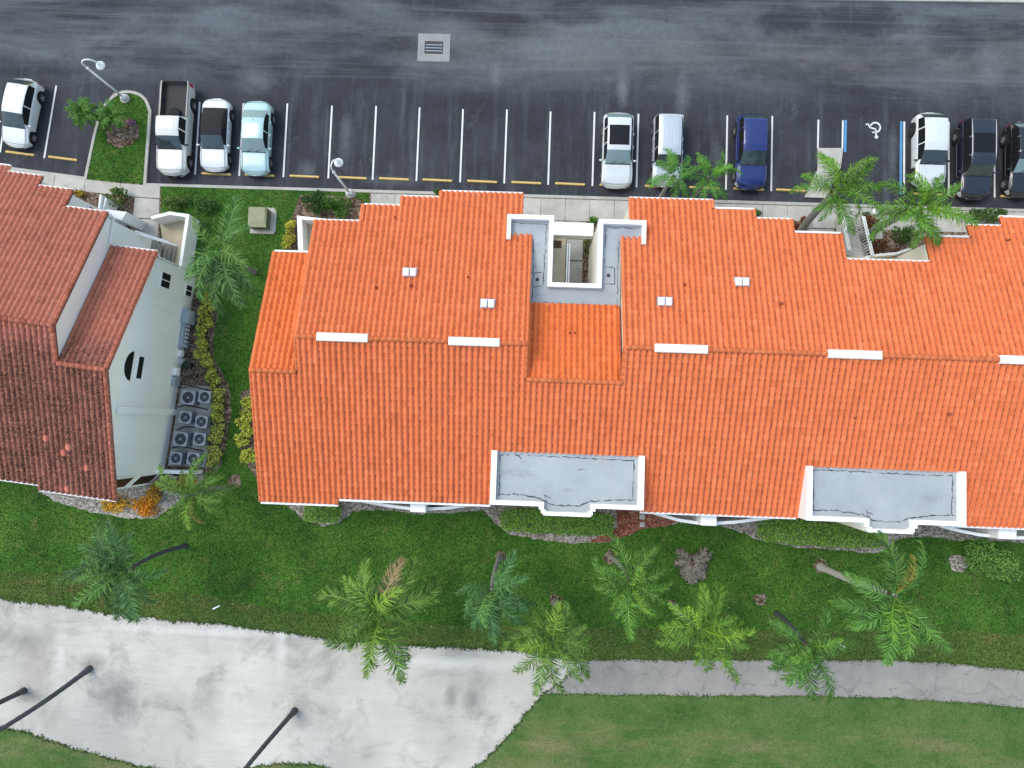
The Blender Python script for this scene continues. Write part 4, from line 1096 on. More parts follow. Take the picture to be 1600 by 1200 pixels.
m = MB(); band(m, [Vector(LP(165, 310, 1.4)), Vector(LP(160, 330, 1.4))], .1, .1, 1.4); m.build('entry_fin', M['white'], sr)
# small window in the stepped north-east faces
ob = MB().box(-4.98 - .06, -4.98 + .02, 8.75, 9.35, 3.6, 4.2).build('window', M['white'], old); MB().box(-4.97, -4.955, 8.8, 9.3, 3.66, 4.14).build('pane', M['glass'], ob)
# low white wall beside the condensers
wl = MB(); a, b = P(240, 734, 1.05), P(306, 735, 1.05); wl.prism([(a.x, a.y), (b.x, b.y - .02), (b.x, b.y - .24), (a.x, a.y - .22)], .05, 1.05, .015)
o = wl.build('low_wall', M['white']); tag(o, 'low white screen wall below the air conditioners', 'wall')

# ------------------------------------------------------------------ air conditioners
pad = MB(); pad.prism([P(a, b, .16).xy for a, b in [(284, 602), (331, 604), (331, 640), (326, 700), (318, 730), (262, 728), (268, 690), (276, 640)]], .05, .16, .02)
o = pad.build('concrete_pad', M['kerb']); o['kind'] = 'structure'
def make_ac(w, h):
    t = empty('air_conditioner')
    m = MB(); q = w / 2; r = .09
    poly = []
    for (sx, sy, a0) in ((1, 1, 0), (-1, 1, 90), (-1, -1, 180), (1, -1, 270)):
        for k in range(4):
            an = R(a0 + 30 * k); poly.append((sx * (q - r) + r * math.cos(an), sy * (q - r) + r * math.sin(an)))
    m.prism(poly, .0, h - .05); m.build('cabinet', M['acdark'], t)
    # louvre fins round the cabinet
    lv = MB()
    for i in range(9):
        z = .08 + i * (h - .2) / 9; s = 1.012
        lv.prism([(x * s, y * s) for x, y in poly], z, z + .02)
    lv.build('louvre', M['grey'], t)
    # top plate with a round opening
    n = len(poly); ri = q * .80
    v = []; f = []
    N = 32
    out = []
    for k in range(N):
        an = 2 * math.pi * k / N; c, s = math.cos(an), math.sin(an)
        d = (q + .012) / max(abs(c), abs(s)); d = min(d, (q + .012) * 1.30); out.append((d * c, d * s))
    for (z, ring) in ((h - .06, out), (h, [(x * .985, y * .985) for x, y in out]), (h + .012, [(ri * math.cos(2 * math.pi * k / N) * 1.05, ri * math.sin(2 * math.pi * k / N) * 1.05) for k in range(N)]), (h - .02, [(ri * math.cos(2 * math.pi * k / N), ri * math.sin(2 * math.pi * k / N)) for k in range(N)])):
        v += [(x, y, z) for x, y in ring]
    for a in range(3):
        for k in range(N): l = (k + 1) % N; f.append((a * N + k, a * N + l, (a + 1) * N + l, (a + 1) * N + k))
    pydata('top_panel', v, f, M['acgrey'], t)
    MB().lathe([(ri, 0), (ri, .005)], (0, 0, h - .045), 24).build('fan_well', M['dark'], t)
    for k in range(4):
        a = 2 * math.pi * k / 4 + .5; b = a + .75
        v = [(.07 * math.cos(a), .07 * math.sin(a), h - .03), (ri * .9 * math.cos(a), ri * .9 * math.sin(a), h - .036), (ri * .92 * math.cos(b), ri * .92 * math.sin(b), h - .012), (.07 * math.cos(b), .07 * math.sin(b), h - .018)]
        v += [(x, y, z - .006) for x, y, z in v]
        pydata('fan_blade', v, [(0, 1, 2, 3), (7, 6, 5, 4), (0, 4, 5, 1), (1, 5, 6, 2), (2, 6, 7, 3), (3, 7, 4, 0)], M['acdark'], t)
    MB().lathe([(.07, h - .05), (.07, h - .005), (.04, h + .004)], (0, 0, 0), 14).build('fan_hub', M['acgrey'], t, True)
    g = MB()
    for rr in (.35, .6, .85):
        g.tube([(ri * rr * math.cos(x), ri * rr * math.sin(x), h + .02) for x in np.linspace(0, 2 * math.pi, 20)], .004, 4)
    for k in range(6): g.tube([(0, 0, h + .02), (ri * math.cos(k * 1.047), ri * math.sin(k * 1.047), h + .02)], .005, 4)
    g.build('fan_guard', M['grey'], t)
    return t
big_ac, small_ac = make_ac(.86, .78), make_ac(.74, .72)
ACS = [(294, 621, 1, 'large air conditioner nearest the wall in the top row'), (319, 620, 0, 'small pale air conditioner by the hedge in the top row'),
       (289, 652, 0, 'small air conditioner with bluish fan in the second row by the wall'), (314, 659, 0, 'air conditioner with dark fan in the second row by the hedge'),
       (282, 686, 1, 'large air conditioner with dark fan in the third row by the wall'), (311, 686, 0, 'air conditioner with dark fan in the third row by the hedge'),
       (274, 716, 0, 'air conditioner nearest the wall in the bottom row above the white wall'), (301, 717, 0, 'air conditioner by the hedge in the bottom row above the white wall')]
used = {0: False, 1: False}
for i, (a, b, k, lb) in enumerate(ACS):
    src = big_ac if k else small_ac
    t = src if not used[k] else copy_tree(src); used[k] = True
    p = P(a, b, .9); t.location = (p.x, p.y, .158); t.rotation_euler = (0, 0, R(-5.6) + i * 1.3 - (i * 1.3) % (math.pi / 2))
    tag(t, lb, 'air conditioner', 'condensers beside the white wall')
for (x0, y0, x1, y1, lb) in ((278, 636, 325, 640, 'dark insulated pipe below the top row of air conditioners'), (276, 672, 318, 668, 'dark insulated pipe below the second row of air conditioners'), (268, 700, 318, 705, 'dark insulated pipe above the bottom row of air conditioners'), (285, 606, 328, 610, 'dark insulated pipe above the top row of air conditioners')):
    a, b = P(x0, y0, .2), P(x1, y1, .2); c = (a + b) / 2 + Vector((.05, .12, 0)); o = MB().tube([a, a.lerp(c, .5) + Vector((0, .1, .06)), c, b], .035, 6).build('refrigerant_pipe', M['acdark'], None, True); tag(o, lb, 'pipe', 'pipes between the air conditioners')
bn = MB(); p = P(299, 571, .0); bn.lathe([(.2, .1), (.24, .55), (.27, .56), (.27, .6), (.1, .66)], (p.x, p.y, 0), 14)
o = bn.build('utility_pedestal', plain('dark_green_plastic', (.015, .035, .03), .5), None, True); tag(o, 'small dark green utility pedestal between wall and yellow shrubs', 'utility box')

# transformer on its pad
tr = empty('transformer_box', (P(411, 345, .1).x, P(411, 345, .1).y, .1)); tag(tr, 'olive green electrical transformer box on a concrete pad in the lawn', 'transformer')
m = MB(); m.prism([(-.78 + .0, -.85), (.75, -.85), (.85, -.6), (.85, .6), (.7, .85), (-.75, .85)], -.02, .06, .02); m.build('concrete_base', M['walk'], tr)
m = MB(); m.prism([(-.62, -.6), (.5, -.6), (.5, .62), (-.62, .62)], .06, .8, .05); m.build('cabinet', M['green'], tr)
v = [(-.64, -.64, .8), (.52, -.64, .8), (.52, .64, .8), (-.64, .64, .8), (-.5, -.25, .88), (.38, -.25, .88), (.42, .6, .9), (-.54, .6, .9)]
pydata('lid', v, [(0, 1, 5, 4), (1, 2, 6, 5), (2, 3, 7, 6), (3, 0, 4, 7), (4, 5, 6, 7), (3, 2, 1, 0)], plain('pale_olive_paint', (.26, .27, .16), .6), tr)
MB().box(-.1, .0, -.63, -.6, .3, .5).build('lock_box', M['iron'], tr)

# ------------------------------------------------------------------ street lamps
def street_lamp(x, y, dx, dy, hp, label):
    t = empty('street_lamp', (x, y, .1)); tag(t, label, 'street lamp', 'white gooseneck lamp posts')
    MB().lathe([(.3, 0), (.3, .12), (.24, .16)], (0, 0, 0), 16).build('footing', M['kerb'], t)
    MB().lathe([(.2, .16), (.2, .3), (.13, .42), (.09, .5)], (0, 0, 0), 14).build('base', M['whitemetal'], t, True)
    MB().tube([(0, 0, .4), (0, 0, 1.8), (0, 0, hp)], [.075, .065, .055], 12).build('pole', M['whitemetal'], t, True)
    MB().lathe([(.075, 0), (.09, .03), (.075, .1)], (0, 0, hp - .05), 12).build('collar', M['whitemetal'], t, True)
    L = math.hypot(dx, dy); ux, uy = dx / L, dy / L
    pts = []
    for k in range(13):
        a = math.pi * k / 12 * .98
        pts.append((ux * L / 2 * (1 - math.cos(a)), uy * L / 2 * (1 - math.cos(a)), hp + .35 + .5 * math.sin(a)))
    MB().tube([(0, 0, hp)] + pts, .04, 8).build('gooseneck_arm', M['whitemetal'], t, True)
    c = (dx, dy, hp + .02)
    MB().lathe([(.26, -.02), (.28, .02), (.22, .12), (.11, .2), (.09, .34), (.05, .36)], c, 20).build('lamp_shade', M['whitemetal'], t, True)
    MB().lathe([(.06, -.2), (.18, -.13), (.22, -.02), (.2, .0)], c, 16).build('lamp_globe', M['lens'], t, True)
p = P(197.5, 156); street_lamp(p.x, p.y, .80, .15, 4.0, 'white gooseneck street lamp standing on the rounded grass island')
p = P(548, 304); street_lamp(p.x, p.y, .28, .55, 3.95, 'white gooseneck street lamp at the kerb beside the dark shrubs')

# ------------------------------------------------------------------ vehicles
PROF = {
 'hatch': dict(top=[(0, .50), (.012, .62), (.04, .72), (.12, .84), (.25, .97), (.43, 1.42), (.52, 1.49), (.70, 1.49), (.84, 1.42), (.95, 1.05), (.985, .85), (1, .62)], sh=[(0, .45), (.04, .66), (.25, .88), (.6, .95), (.95, .97), (1, .6)], ws=(.25, .43), rg=(.85, .945), side=(.31, .86), pil=(.55,)),
 'suv': dict(top=[(0, .55), (.012, .72), (.04, .86), (.12, .97), (.28, 1.08), (.44, 1.56), (.53, 1.66), (.70, 1.67), (.86, 1.60), (.95, 1.15), (.985, .95), (1, .65)], sh=[(0, .5), (.04, .78), (.25, .98), (.6, 1.05), (.95, 1.08), (1, .62)], ws=(.28, .44), rg=(.865, .945), side=(.34, .88), pil=(.54, .74)),
 'boxy': dict(top=[(0, .6), (.012, .8), (.04, .92), (.12, 1.02), (.25, 1.10), (.37, 1.66), (.46, 1.74), (.70, 1.76), (.92, 1.72), (.965, 1.2), (.99, .95), (1, .65)], sh=[(0, .5), (.04, .84), (.25, 1.02), (.6, 1.08), (.95, 1.1), (1, .65)], ws=(.25, .37), rg=(.925, .965), side=(.30, .92), pil=(.48, .70)),
 'sedan': dict(top=[(0, .48), (.012, .58), (.04, .68), (.12, .79), (.28, .93), (.44, 1.37), (.52, 1.43), (.64, 1.42), (.72, 1.36), (.85, 1.06), (.96, 1.01), (.99, .88), (1, .6)], sh=[(0, .42), (.04, .62), (.25, .84), (.6, .91), (.9, .95), (1, .58)], ws=(.28, .44), rg=(.72, .845), side=(.34, .79), pil=(.545,)),
 'pickup': dict(top=[(0, .65), (.012, .9), (.04, 1.0), (.12, 1.08), (.25, 1.14), (.37, 1.62), (.44, 1.74), (.54, 1.75), (.585, 1.70), (.602, 1.12), (.61, 1.1), (1, 1.1)], sh=[(0, .5), (.04, .88), (.25, 1.05), (.6, 1.09), (.98, 1.1), (1, 1.1)], ws=(.25, .37), rg=(.586, .602), side=(.30, .575), pil=(.445,)),
}
def interp(tab, s):
    if s <= tab[0][0]: return tab[0][1]
    for (a, x), (b, y) in zip(tab[:-1], tab[1:]):
        if s <= b:
            t = (s - a) / (b - a); return x + (y - x) * t
    return tab[-1][1]
def vehicle(name, kind, L, W, hscale, paint_m, loc, rz, label, cat, opts=None):
    o_ = opts or {}
    pf = PROF[kind]; t = empty(name, (loc[0], loc[1], .004), rz); tag(t, label, cat, 'cars parked along the kerb')
    keys = set([0, .005, .012, .025, .04, .06, .08, 1, .995, .985, .97, .955, .94] + list(pf['ws']) + [pf['ws'][0] + .012] + list(pf['rg']) + list(pf['side']))
    for p in pf['pil']: keys |= {p - .007, p + .007}
    for a in ('sunroof', 'soft'):
        if a in o_: keys |= set(o_[a])
    st = sorted(keys | set(np.linspace(.02, .98, 56)))
    ss = [st[0]]
    for s in st[1:]:
        if s - ss[-1] > .004 or s in keys: ss.append(float(s))
    wr = .335 if kind in ('hatch', 'sedan') else .375
    fx, rx = (.185, .79) if kind != 'pickup' else (.16, .79)
    def smo(tab, s):
        k = .012; return (interp(tab, s - k) + 2 * interp(tab, s) + interp(tab, s + k)) / 4 if .03 < s < .97 else interp(tab, s)
    rows = []
    for s in ss:
        d = abs(s - .5) * 2
        hw = W / 2 * (1 - (.04 if kind == 'pickup' and s > .5 else .30) * max(0, (d - .80) / .20) ** 2.6 - .015 * (1 - d))
        zt = smo(pf['top'], s) * hscale; zs = smo(pf['sh'], s) * hscale
        zs = min(zs, zt - .01)
        zb = .22 + .16 * max(0, (d - .86) / .14) ** 1.5
        for c in (fx, rx):
            dx = abs(s - c) * L; rr = wr + .07
            if dx < rr: zb = max(zb, wr + math.sqrt(rr * rr - dx * dx) * .98)
        zb = min(zb, zs - .08)
        up = max(0, min(1, (zt - zs - .03) / .45))          # 1 inside the cabin
        rw = hw * (.86 - .10 * up)
        zr = zs + (zt - zs) * (.80 + .10 * up)
        bed = kind == 'pickup' and s > .606
        if bed:
            fl = .78; tail = s > .985
            zi = zs if tail else fl
            sec = [(0, min(zb, .5)), (hw * .85, min(zb, .6)), (hw * .97, zb + .06), (hw, zb + .4 * (zs - zb)), (hw, zb + .75 * (zs - zb)), (hw * .985, zs), (hw * .95, zs + .02), (hw * .86, zs + .015), (hw * .85, zi), (hw * .8, zi), (hw * .4, zi), (0, zi)]
        else:
            sec = [(0, zb), (hw * .85, zb), (hw * .96, zb + .06), (hw, zb + .4 * (zs - zb)), (hw * .995, zb + .75 * (zs - zb)), (hw * .955, zs), (hw * .93, zs + .02 * up + .004), (hw * .93 + (rw - hw * .93) * .5, zs + .5 * (zr - zs) + .01 * up),
                   (rw, zr), (rw * .86, zr + (zt - zr) * .62), (rw * .45, zt - .008), (0, zt)]
        rows.append((s, sec))
    n = 12; V = []; idx = {}
    for i, (s, sec) in enumerate(rows):
        x = L / 2 - s * L
        for sd in (1, -1):
            for j, (y, z) in enumerate(sec):
                # nose and tail lean so the ends are rounded in plan
                bow = 0.0
                if s < .08: bow = -.22 * (abs(y) / (W / 2)) ** 2 * (1 - s / .08)
                if s > .92 and kind != 'pickup': bow = .13 * (abs(y) / (W / 2)) ** 2 * (s - .92) / .08
                idx[(i, sd, j)] = len(V); V.append((x + bow, y * sd, z))
    parts = {}
    def cls(s0, s1, j, sd):
        a, b = s0 + 1e-6, s1 - 1e-6
        if kind == 'pickup' and a >= .602 and j >= 7: return 'bed_liner'
        if kind == 'pickup' and a >= .602 and j in (5, 6): return 'bed_rail%d' % sd
        if j >= 9 and a >= pf['ws'][0] + .012 and b <= pf['ws'][1]: return 'windshield'
        if j == 8 and a >= pf['ws'][0] + .012 and b <= pf['ws'][1]: return 'windshield'
        if j >= 8 and a >= pf['rg'][0] and b <= pf['rg'][1]: return 'soft_top' if 'soft' in o_ else 'rear_window'
        if 'soft' in o_ and j >= 6 and a >= o_['soft'][0] and b <= o_['soft'][1]:
            return 'soft_top' if j >= 8 or a > .55 else ('side_window' + str(sd))
        if j in (6, 7) and a >= pf['side'][0] and b <= pf['side'][1]:
            k = 0
            for p in pf['pil']:
                if a >= p - .008 and b <= p + .008: return 'body'
                if a > p: k += 1
            return 'side_window%d_%d' % (k, sd)
        if 'sunroof' in o_ and j >= 9 and a >= o_['sunroof'][0] and b <= o_['sunroof'][1]: return 'sunroof'
        if j >= 8 and a >= pf['ws'][0] and b <= pf['ws'][0] + .012: return 'cowl'
        if j in (3, 4) and .012 <= a and b <= .08: return 'headlight%d' % sd
        if j in (3, 4) and a >= .955 and b <= .995: return 'taillight%d' % sd
        if j in (1,) : return 'sill'
        return 'body'
    for i in range(len(rows) - 1):
        for sd in (1, -1):
            for j in range(n - 1):
                q = [idx[(i, sd, j)], idx[(i, sd, j + 1)], idx[(i + 1, sd, j + 1)], idx[(i + 1, sd, j)]]
                if sd > 0: q = q[::-1]
                parts.setdefault(cls(rows[i][0], rows[i + 1][0], j, sd), []).append(q)
    ends = [idx[(0, 1, j)] for j in range(n)] + [idx[(0, -1, j)] for j in range(n - 2, 0, -1)]
    parts['body'].append(ends[::-1])
    ends = [idx[(len(rows) - 1, 1, j)] for j in range(n)] + [idx[(len(rows) - 1, -1, j)] for j in range(n - 2, 0, -1)]
    parts['body'].append(ends)
    gl = o_.get('glass', M['autoglass'])
    mats = {'body': paint_m, 'windshield': gl, 'rear_window': gl, 'side_window': M['glass'], 'sunroof': M['glass'], 'headlight': M['lens'], 'taillight': M['lampred'], 'sill': M['plastic'], 'cowl': M['plastic'], 'bed_liner': M['plastic'], 'bed_rail': o_.get('rail', paint_m), 'soft_top': plain('black_canvas', (.022, .021, .022), .9)}
    for k, fs in parts.items():
        nm = k.rstrip('-10_23456789') if k[:4] in ('side', 'head', 'tail') or k.startswith('bed_rail') else k
        us = {}; vv = []; ff = []
        for q in fs:
            r_ = []
            for a in q:
                if a not in us: us[a] = len(vv); vv.append(V[a])
                r_.append(us[a])
            ff.append(tuple(r_))
        ob = pydata(nm, vv, ff, mats[nm], t, True)
        bm = bmesh.new(); bm.from_mesh(ob.data); bmesh.ops.remove_doubles(bm, verts=bm.verts, dist=.0008); bm.to_mesh(ob.data); bm.free()
        ob.data.polygons.foreach_set('use_smooth', [True] * len(ob.data.polygons))
    # wheels
    for c in (fx, rx):
        for sd in (1, -1):
            x = L / 2 - c * L; y = sd * (W / 2 - .10)
            w = MB(); w.lathe([(wr * .62, -.11), (wr * .95, -.11), (wr, -.07), (wr, .07), (wr * .95, .11), (wr * .62, .11)], (0, 0, 0), 22, 'y')
            wh = w.build('wheel', M['tyre'], t, False, (x, y, wr))
            rm = MB(); yo = sd * .112
            rm.lathe([(wr * .64, yo - sd * .02), (wr * .60, yo), (wr * .56, yo - sd * .03)], (0, 0, 0), 22, 'y')
            for k in range(5):
                a = 2 * math.pi * k / 5; u = Vector((math.cos(a), 0, math.sin(a))); v_ = Vector((-math.sin(a), 0, math.cos(a)))
                p0 = u * .03; p1 = u * wr * .6; yy = Vector((0, yo, 0))
                q = [p0 + v_ * .05 + yy, p0 - v_ * .05 + yy, p1 - v_ * .035 + yy, p1 + v_ * .035 + yy]; q += [x_ - Vector((0, sd * .03, 0)) for x_ in q]
                rm.add(q, [(0, 1, 2, 3), (7, 6, 5, 4), (0, 4, 5, 1), (1, 5, 6, 2), (2, 6, 7, 3), (3, 7, 4, 0)])
            rm.build('rim', o_.get('rim', M['rim']), wh)
            MB().lathe([(wr * .56, yo - sd * .05), (wr * .56, yo - sd * .045)], (0, 0, 0), 18, 'y').build('brake_disc', M['plastic'], wh)
            # dark wheel housing
            MB().lathe([(wr + .055, -.12), (wr + .055, .02)], (0, 0, 0), 20, 'y').build('wheel_arch', M['plastic'], t, False, (x, y - sd * .06, wr))
    # mirrors
    sm = pf['ws'][0] + .055; xm = L / 2 - sm * L; zm = interp(pf['sh'], sm) * hscale + .08
    for sd in (1, -1):
        m = MB(); m.lathe([(.02, -.05), (.085, -.045), (.095, .0), (.06, .06), (.01, .075)], (0, 0, 0), 10)
        ob = m.build('wing_mirror', o_.get('mirror', paint_m), t, True, (xm, sd * (W / 2 + .085), zm)); ob.scale = (.7, 1.25, .9); ob.rotation_euler = (0, R(90), 0)
        MB().tube([(xm - .02, sd * (W / 2 - .08), zm - .06), (xm, sd * (W / 2 + .06), zm - .02)], .025, 6).build('mirror_arm', M['plastic'], t)
    # grille, bumper, plate, handles, wipers
    zf = interp(pf['top'], .0) * hscale
    m = MB(); m.box(L / 2 - .04, L / 2 + .012, -.42, .42, zf - .16, zf - .03, .0); m.build('grille', M['plastic'], t)
    MB().box(L / 2 - .02, L / 2 + .02, -.55, .55, .3, .40).build('bumper', M['plastic'], t)
    MB().box(-L / 2 - .012, -L / 2 + .03, -.26, .26, .62, .74).build('licence_plate', M['lens'], t)
    for s in pf['pil'][:1] + (pf['pil'][0] + .17,):
        x = L / 2 - s * L + .0; z = interp(pf['sh'], s) * hscale - .1
        if kind == 'pickup' and s > .6: continue
        for sd in (1, -1): MB().box(x - .02, x + .16, sd * (W / 2) - .015, sd * (W / 2) + .02, z, z + .03).build('door_handle', o_.get('handle', paint_m), t)
    ws = pf['ws']; x0 = L / 2 - (ws[0] + .014) * L; z0 = smo(pf['top'], ws[0] + .014) * hscale
    for sd in (-.45, .12):
        MB().tube([(x0 + .02, sd + .02, z0 + .015), (x0 - .1, sd + .32, z0 + .09)], .012, 5).build('wiper', M['plastic'], t)
    # panel gaps of the bonnet
    for sd in (1, -1):
        pts = []
        for s in np.linspace(.05, ws[0] - .005, 8):
            i = min(range(len(rows)), key=lambda k: abs(rows[k][0] - s)); sec = rows[i][1]; f = .86
            y, z = sec[8][0] * .985, sec[8][1]
            bow = -.22 * (abs(y) / (W / 2)) ** 2 * (1 - rows[i][0] / .08) if rows[i][0] < .08 else 0
            pts.append((L / 2 - rows[i][0] * L + bow, sd * y, z + .001))
        MB().tube(pts, .011, 4).build('bonnet_gap', M['plastic'], t)
    for s_ in ((.045,) if kind == 'pickup' or 'boxy' == kind else (.045, .952)):
        i = min(range(len(rows)), key=lambda k: abs(rows[k][0] - s_)); s0, sec = rows[i]; pts = []
        for y, z in [(-sec[j][0], sec[j][1]) for j in (7, 8, 9, 10)] + [(sec[j][0], sec[j][1]) for j in (11, 10, 9, 8, 7)]:
            bow = -.22 * (abs(y) / (W / 2)) ** 2 * (1 - s0 / .08) if s0 < .08 else (.13 * (abs(y) / (W / 2)) ** 2 * (s0 - .92) / .08 if s0 > .92 else 0)
            pts.append((L / 2 - s0 * L + bow, y, z + .002))
        MB().tube(pts, .010, 4).build('panel_gap', M['plastic'], t)
    if o_.get('rails'):
        for sd in (1, -1):
            pts = []
            for s in np.linspace(pf['ws'][1] + .06, pf['rg'][0] - .01, 8):
                i = min(range(len(rows)), key=lambda k: abs(rows[k][0] - s)); sec = rows[i][1]; pts.append((L / 2 - rows[i][0] * L, sd * (sec[8][0] * .97), sec[8][1] + .06))
            MB().tube(pts, .022, 6).build('roof_rail', o_['rails'], t, True)
    if o_.get('ribs'):
        for y in np.linspace(-.42, .42, 6):
            pts = []
            for s in np.linspace(pf['ws'][1] + .05, pf['rg'][0] - .03, 6):
                i = min(range(len(rows)), key=lambda k: abs(rows[k][0] - s)); sec = rows[i][1]
                zz = np.interp(abs(y), [0, sec[10][0], sec[9][0], sec[8][0]], [sec[11][1], sec[10][1], sec[9][1], sec[8][1]]); pts.append((L / 2 - rows[i][0] * L, y, zz + .002))
            MB().tube(pts, .016, 5).build('roof_rib', o_.get('ribmat', paint_m), t, True)
    if o_.get('fin', True) and kind != 'pickup' and 'soft' not in o_:
        s = pf['rg'][0] - .04; z = smo(pf['top'], s) * hscale; x = L / 2 - s * L
        pydata('antenna_fin', [(x + .09, 0, z - .01), (x - .07, .03, z - .01), (x - .07, -.03, z - .01), (x - .06, 0, z + .07)], [(0, 1, 3), (1, 2, 3), (2, 0, 3), (0, 2, 1)], M['plastic'] if o_.get('darkfin') else paint_m, t)
    return t
WHITE = paint('white_car_paint', (.61, .63, .645)); PEARL = paint('pearl_white_car_paint', (.58, .61, .62)); SILVER = paint('silver_car_paint', (.50, .53, .56), .3, .35); TEAL = paint('pale_teal_car_paint', (.36, .52, .53), .25, .15)
BLUE = paint('royal_blue_car_paint', (.010, .024, .13), .18, .1); BLACK = paint('black_car_paint', (.010, .011, .014), .12); NAVY = paint('blue_black_car_paint', (.012, .014, .024), .12); CREAM = paint('off_white_truck_paint', (.60, .60, .57)); DGREY = paint('dark_grey_truck_paint', (.11, .115, .115), .35, .2)
DN = R(-90)
vehicle('parked_car', 'hatch', 4.45, 1.80, 1.06, WHITE, (-32.98, 18.80), DN + R(-7.5), 'white compact hatchback at the left edge of the car park', 'car', dict(handle=WHITE))
tk = vehicle('pickup_truck', 'pickup', 5.95, 1.92, 1.04, CREAM, (-22.95, 17.98), DN, 'off-white pickup truck with open black bed beside the grass island', 'pickup truck', dict(rail=DGREY, ribs=True, ribmat=CREAM, mirror=M['plastic']))
vehicle('parked_car', 'sedan', 4.65, 1.76, .98, WHITE, (-20.36, 17.72), DN, 'white convertible with black soft top beside the pickup', 'car', dict(soft=(.44, .845), rim=M['rim']))
vehicle('parked_car', 'sedan', 4.75, 1.80, 1.02, TEAL, (-17.72, 17.58), DN, 'pale teal sedan right of the soft-top convertible', 'car', dict(glass=M['autoglass_pale']))
vehicle('parked_car', 'suv', 4.80, 1.92, 1.0, PEARL, (5.12, 17.42), DN, 'white SUV with dark glass sunroof above the light well', 'car', dict(sunroof=(.50, .76), glass=M['autoglass_pale']))
vehicle('parked_car', 'boxy', 4.60, 1.84, .98, SILVER, (8.22, 17.50), DN, 'silver SUV with ribbed roof partly under palm fronds', 'car', dict(ribs=True, mirror=M['plastic']))
vehicle('parked_car', 'suv', 4.80, 1.90, 1.0, BLUE, (13.44, 17.60), DN, 'royal blue SUV parked alone right of the twin palms', 'car', dict(mirror=M['plastic']))
vehicle('parked_car', 'suv', 4.75, 1.88, .95, WHITE, (24.45, 17.98), DN, 'white crossover car parked next to the handicapped bay', 'car', dict(mirror=M['plastic'], rim=M['acdark']))
vehicle('parked_car', 'boxy', 5.10, 1.96, .98, NAVY, (27.2, 17.52), DN, 'long black SUV with silver roof rails between white crossover and black car', 'car', dict(rails=M['rim'], sunroof=(.50, .74)))
vehicle('parked_car', 'suv', 4.70, 1.86, .97, BLACK, (30.12, 17.55), DN, 'black car cut off by the right edge of the photo', 'car', dict(glass=M['autoglass_pale']))
# spare tyre lying in the bed of the truck
sp = MB(); sp.lathe([(.2, .0), (.34, .0), (.37, .06), (.37, .14), (.34, .2), (.2, .2)], (0, 0, 0), 22)
o = sp.build('spare_tyre', M['tyre'], None, False, (-22.95, 18.95, .80)); tag(o, 'loose spare tyre lying in the pickup bed', 'tyre')
MB().lathe([(.2, .05), (.2, .12), (.06, .14)], (0, 0, 0), 16).build('rim', M['iron'], o)

# ------------------------------------------------------------------ palms
def frond_mesh(name, L, e0, e1, seed, nl=52, ll=.68, wd=.042, dry=0.0):
    r = random.Random(seed); n = 22; pts = []; x = z = 0.0; yy = 0.0
    tang = []
    sw = r.uniform(-.6, .6)
    for i in range(n + 1):
        t = i / n; el = R(e0 + (e1 - e0) * t ** 1.25); az = sw * t * t
        d = Vector((math.cos(el) * math.cos(az), math.cos(el) * math.sin(az), math.sin(el)))
        pts.append(Vector((x, yy, z))); tang.append(d); x += d.x * L / n; yy += d.y * L / n; z += d.z * L / n
    mb = MB(); mb.tube(pts, [.035 * (1 - .8 * i / n) + .004 for i in range(n + 1)], 4, False)
    nr = len(mb.f)
    tints = [.85] * nr
    for k in range(nl):
        t = .13 + .87 * (k + .5) / nl; i = min(n - 1, int(t * n)); u = t * n - i
        p = pts[i].lerp(pts[i + 1], u); T = tang[i]
        side0 = T.cross(Vector((0, 0, 1)));
        side0 = side0.normalized() if side0.length > .05 else Vector((0, 1, 0))
        up = side0.cross(T)
        for sd in (1, -1):
            a = R(18 + 44 * t + r.gauss(0, 8)); ln = ll * (.3 + .7 * math.sin(math.pi * min(1, .14 + .84 * t)) ** .8) * r.uniform(.75, 1.15) * (1 if r.random() > .03 else .4)
            lift = r.gauss(.15, .25)
            d = (side0 * sd * math.cos(a) + T * math.sin(a) + up * lift).normalized()
            m_ = p + d * ln * .5; d2 = (d + Vector((r.gauss(0, .15), r.gauss(0, .15), -.6 - r.uniform(0, .6)))).normalized(); e = m_ + d2 * ln * .5
            wv = T.cross(d); wv = (T - d * T.dot(d)).normalized() * wd / 2
            tw = up * wd * .35 * r.uniform(-1, 1)
            wv = wv + tw
            mb.add([p - wv * .6, p + wv * .6, m_ + wv, m_ - wv, e + wv * .12, e - wv * .12], [(0, 1, 2, 3), (3, 2, 4, 5)])
            q = min(1, max(0, .48 + r.gauss(0, .32) + .2 * t)); tints += [q, min(1, q + .08)]
    me = bpy.data.meshes.new(name); me.from_pydata([tuple(v) for v in mb.v], [], mb.f)
    at = me.attributes.new('tint', 'FLOAT', 'FACE'); at.data.foreach_set('value', tints); me.materials.append(M['frond']); me.update()
    return me
FR = {}
for lv, (e0, e1) in enumerate(((72, 5), (52, -30), (30, -55), (8, -75))):
    for s in range(4): FR[(lv, s)] = frond_mesh('frond', 1.0 * 2.9, e0 + s * 3, e1 - s * 7, lv * 10 + s)
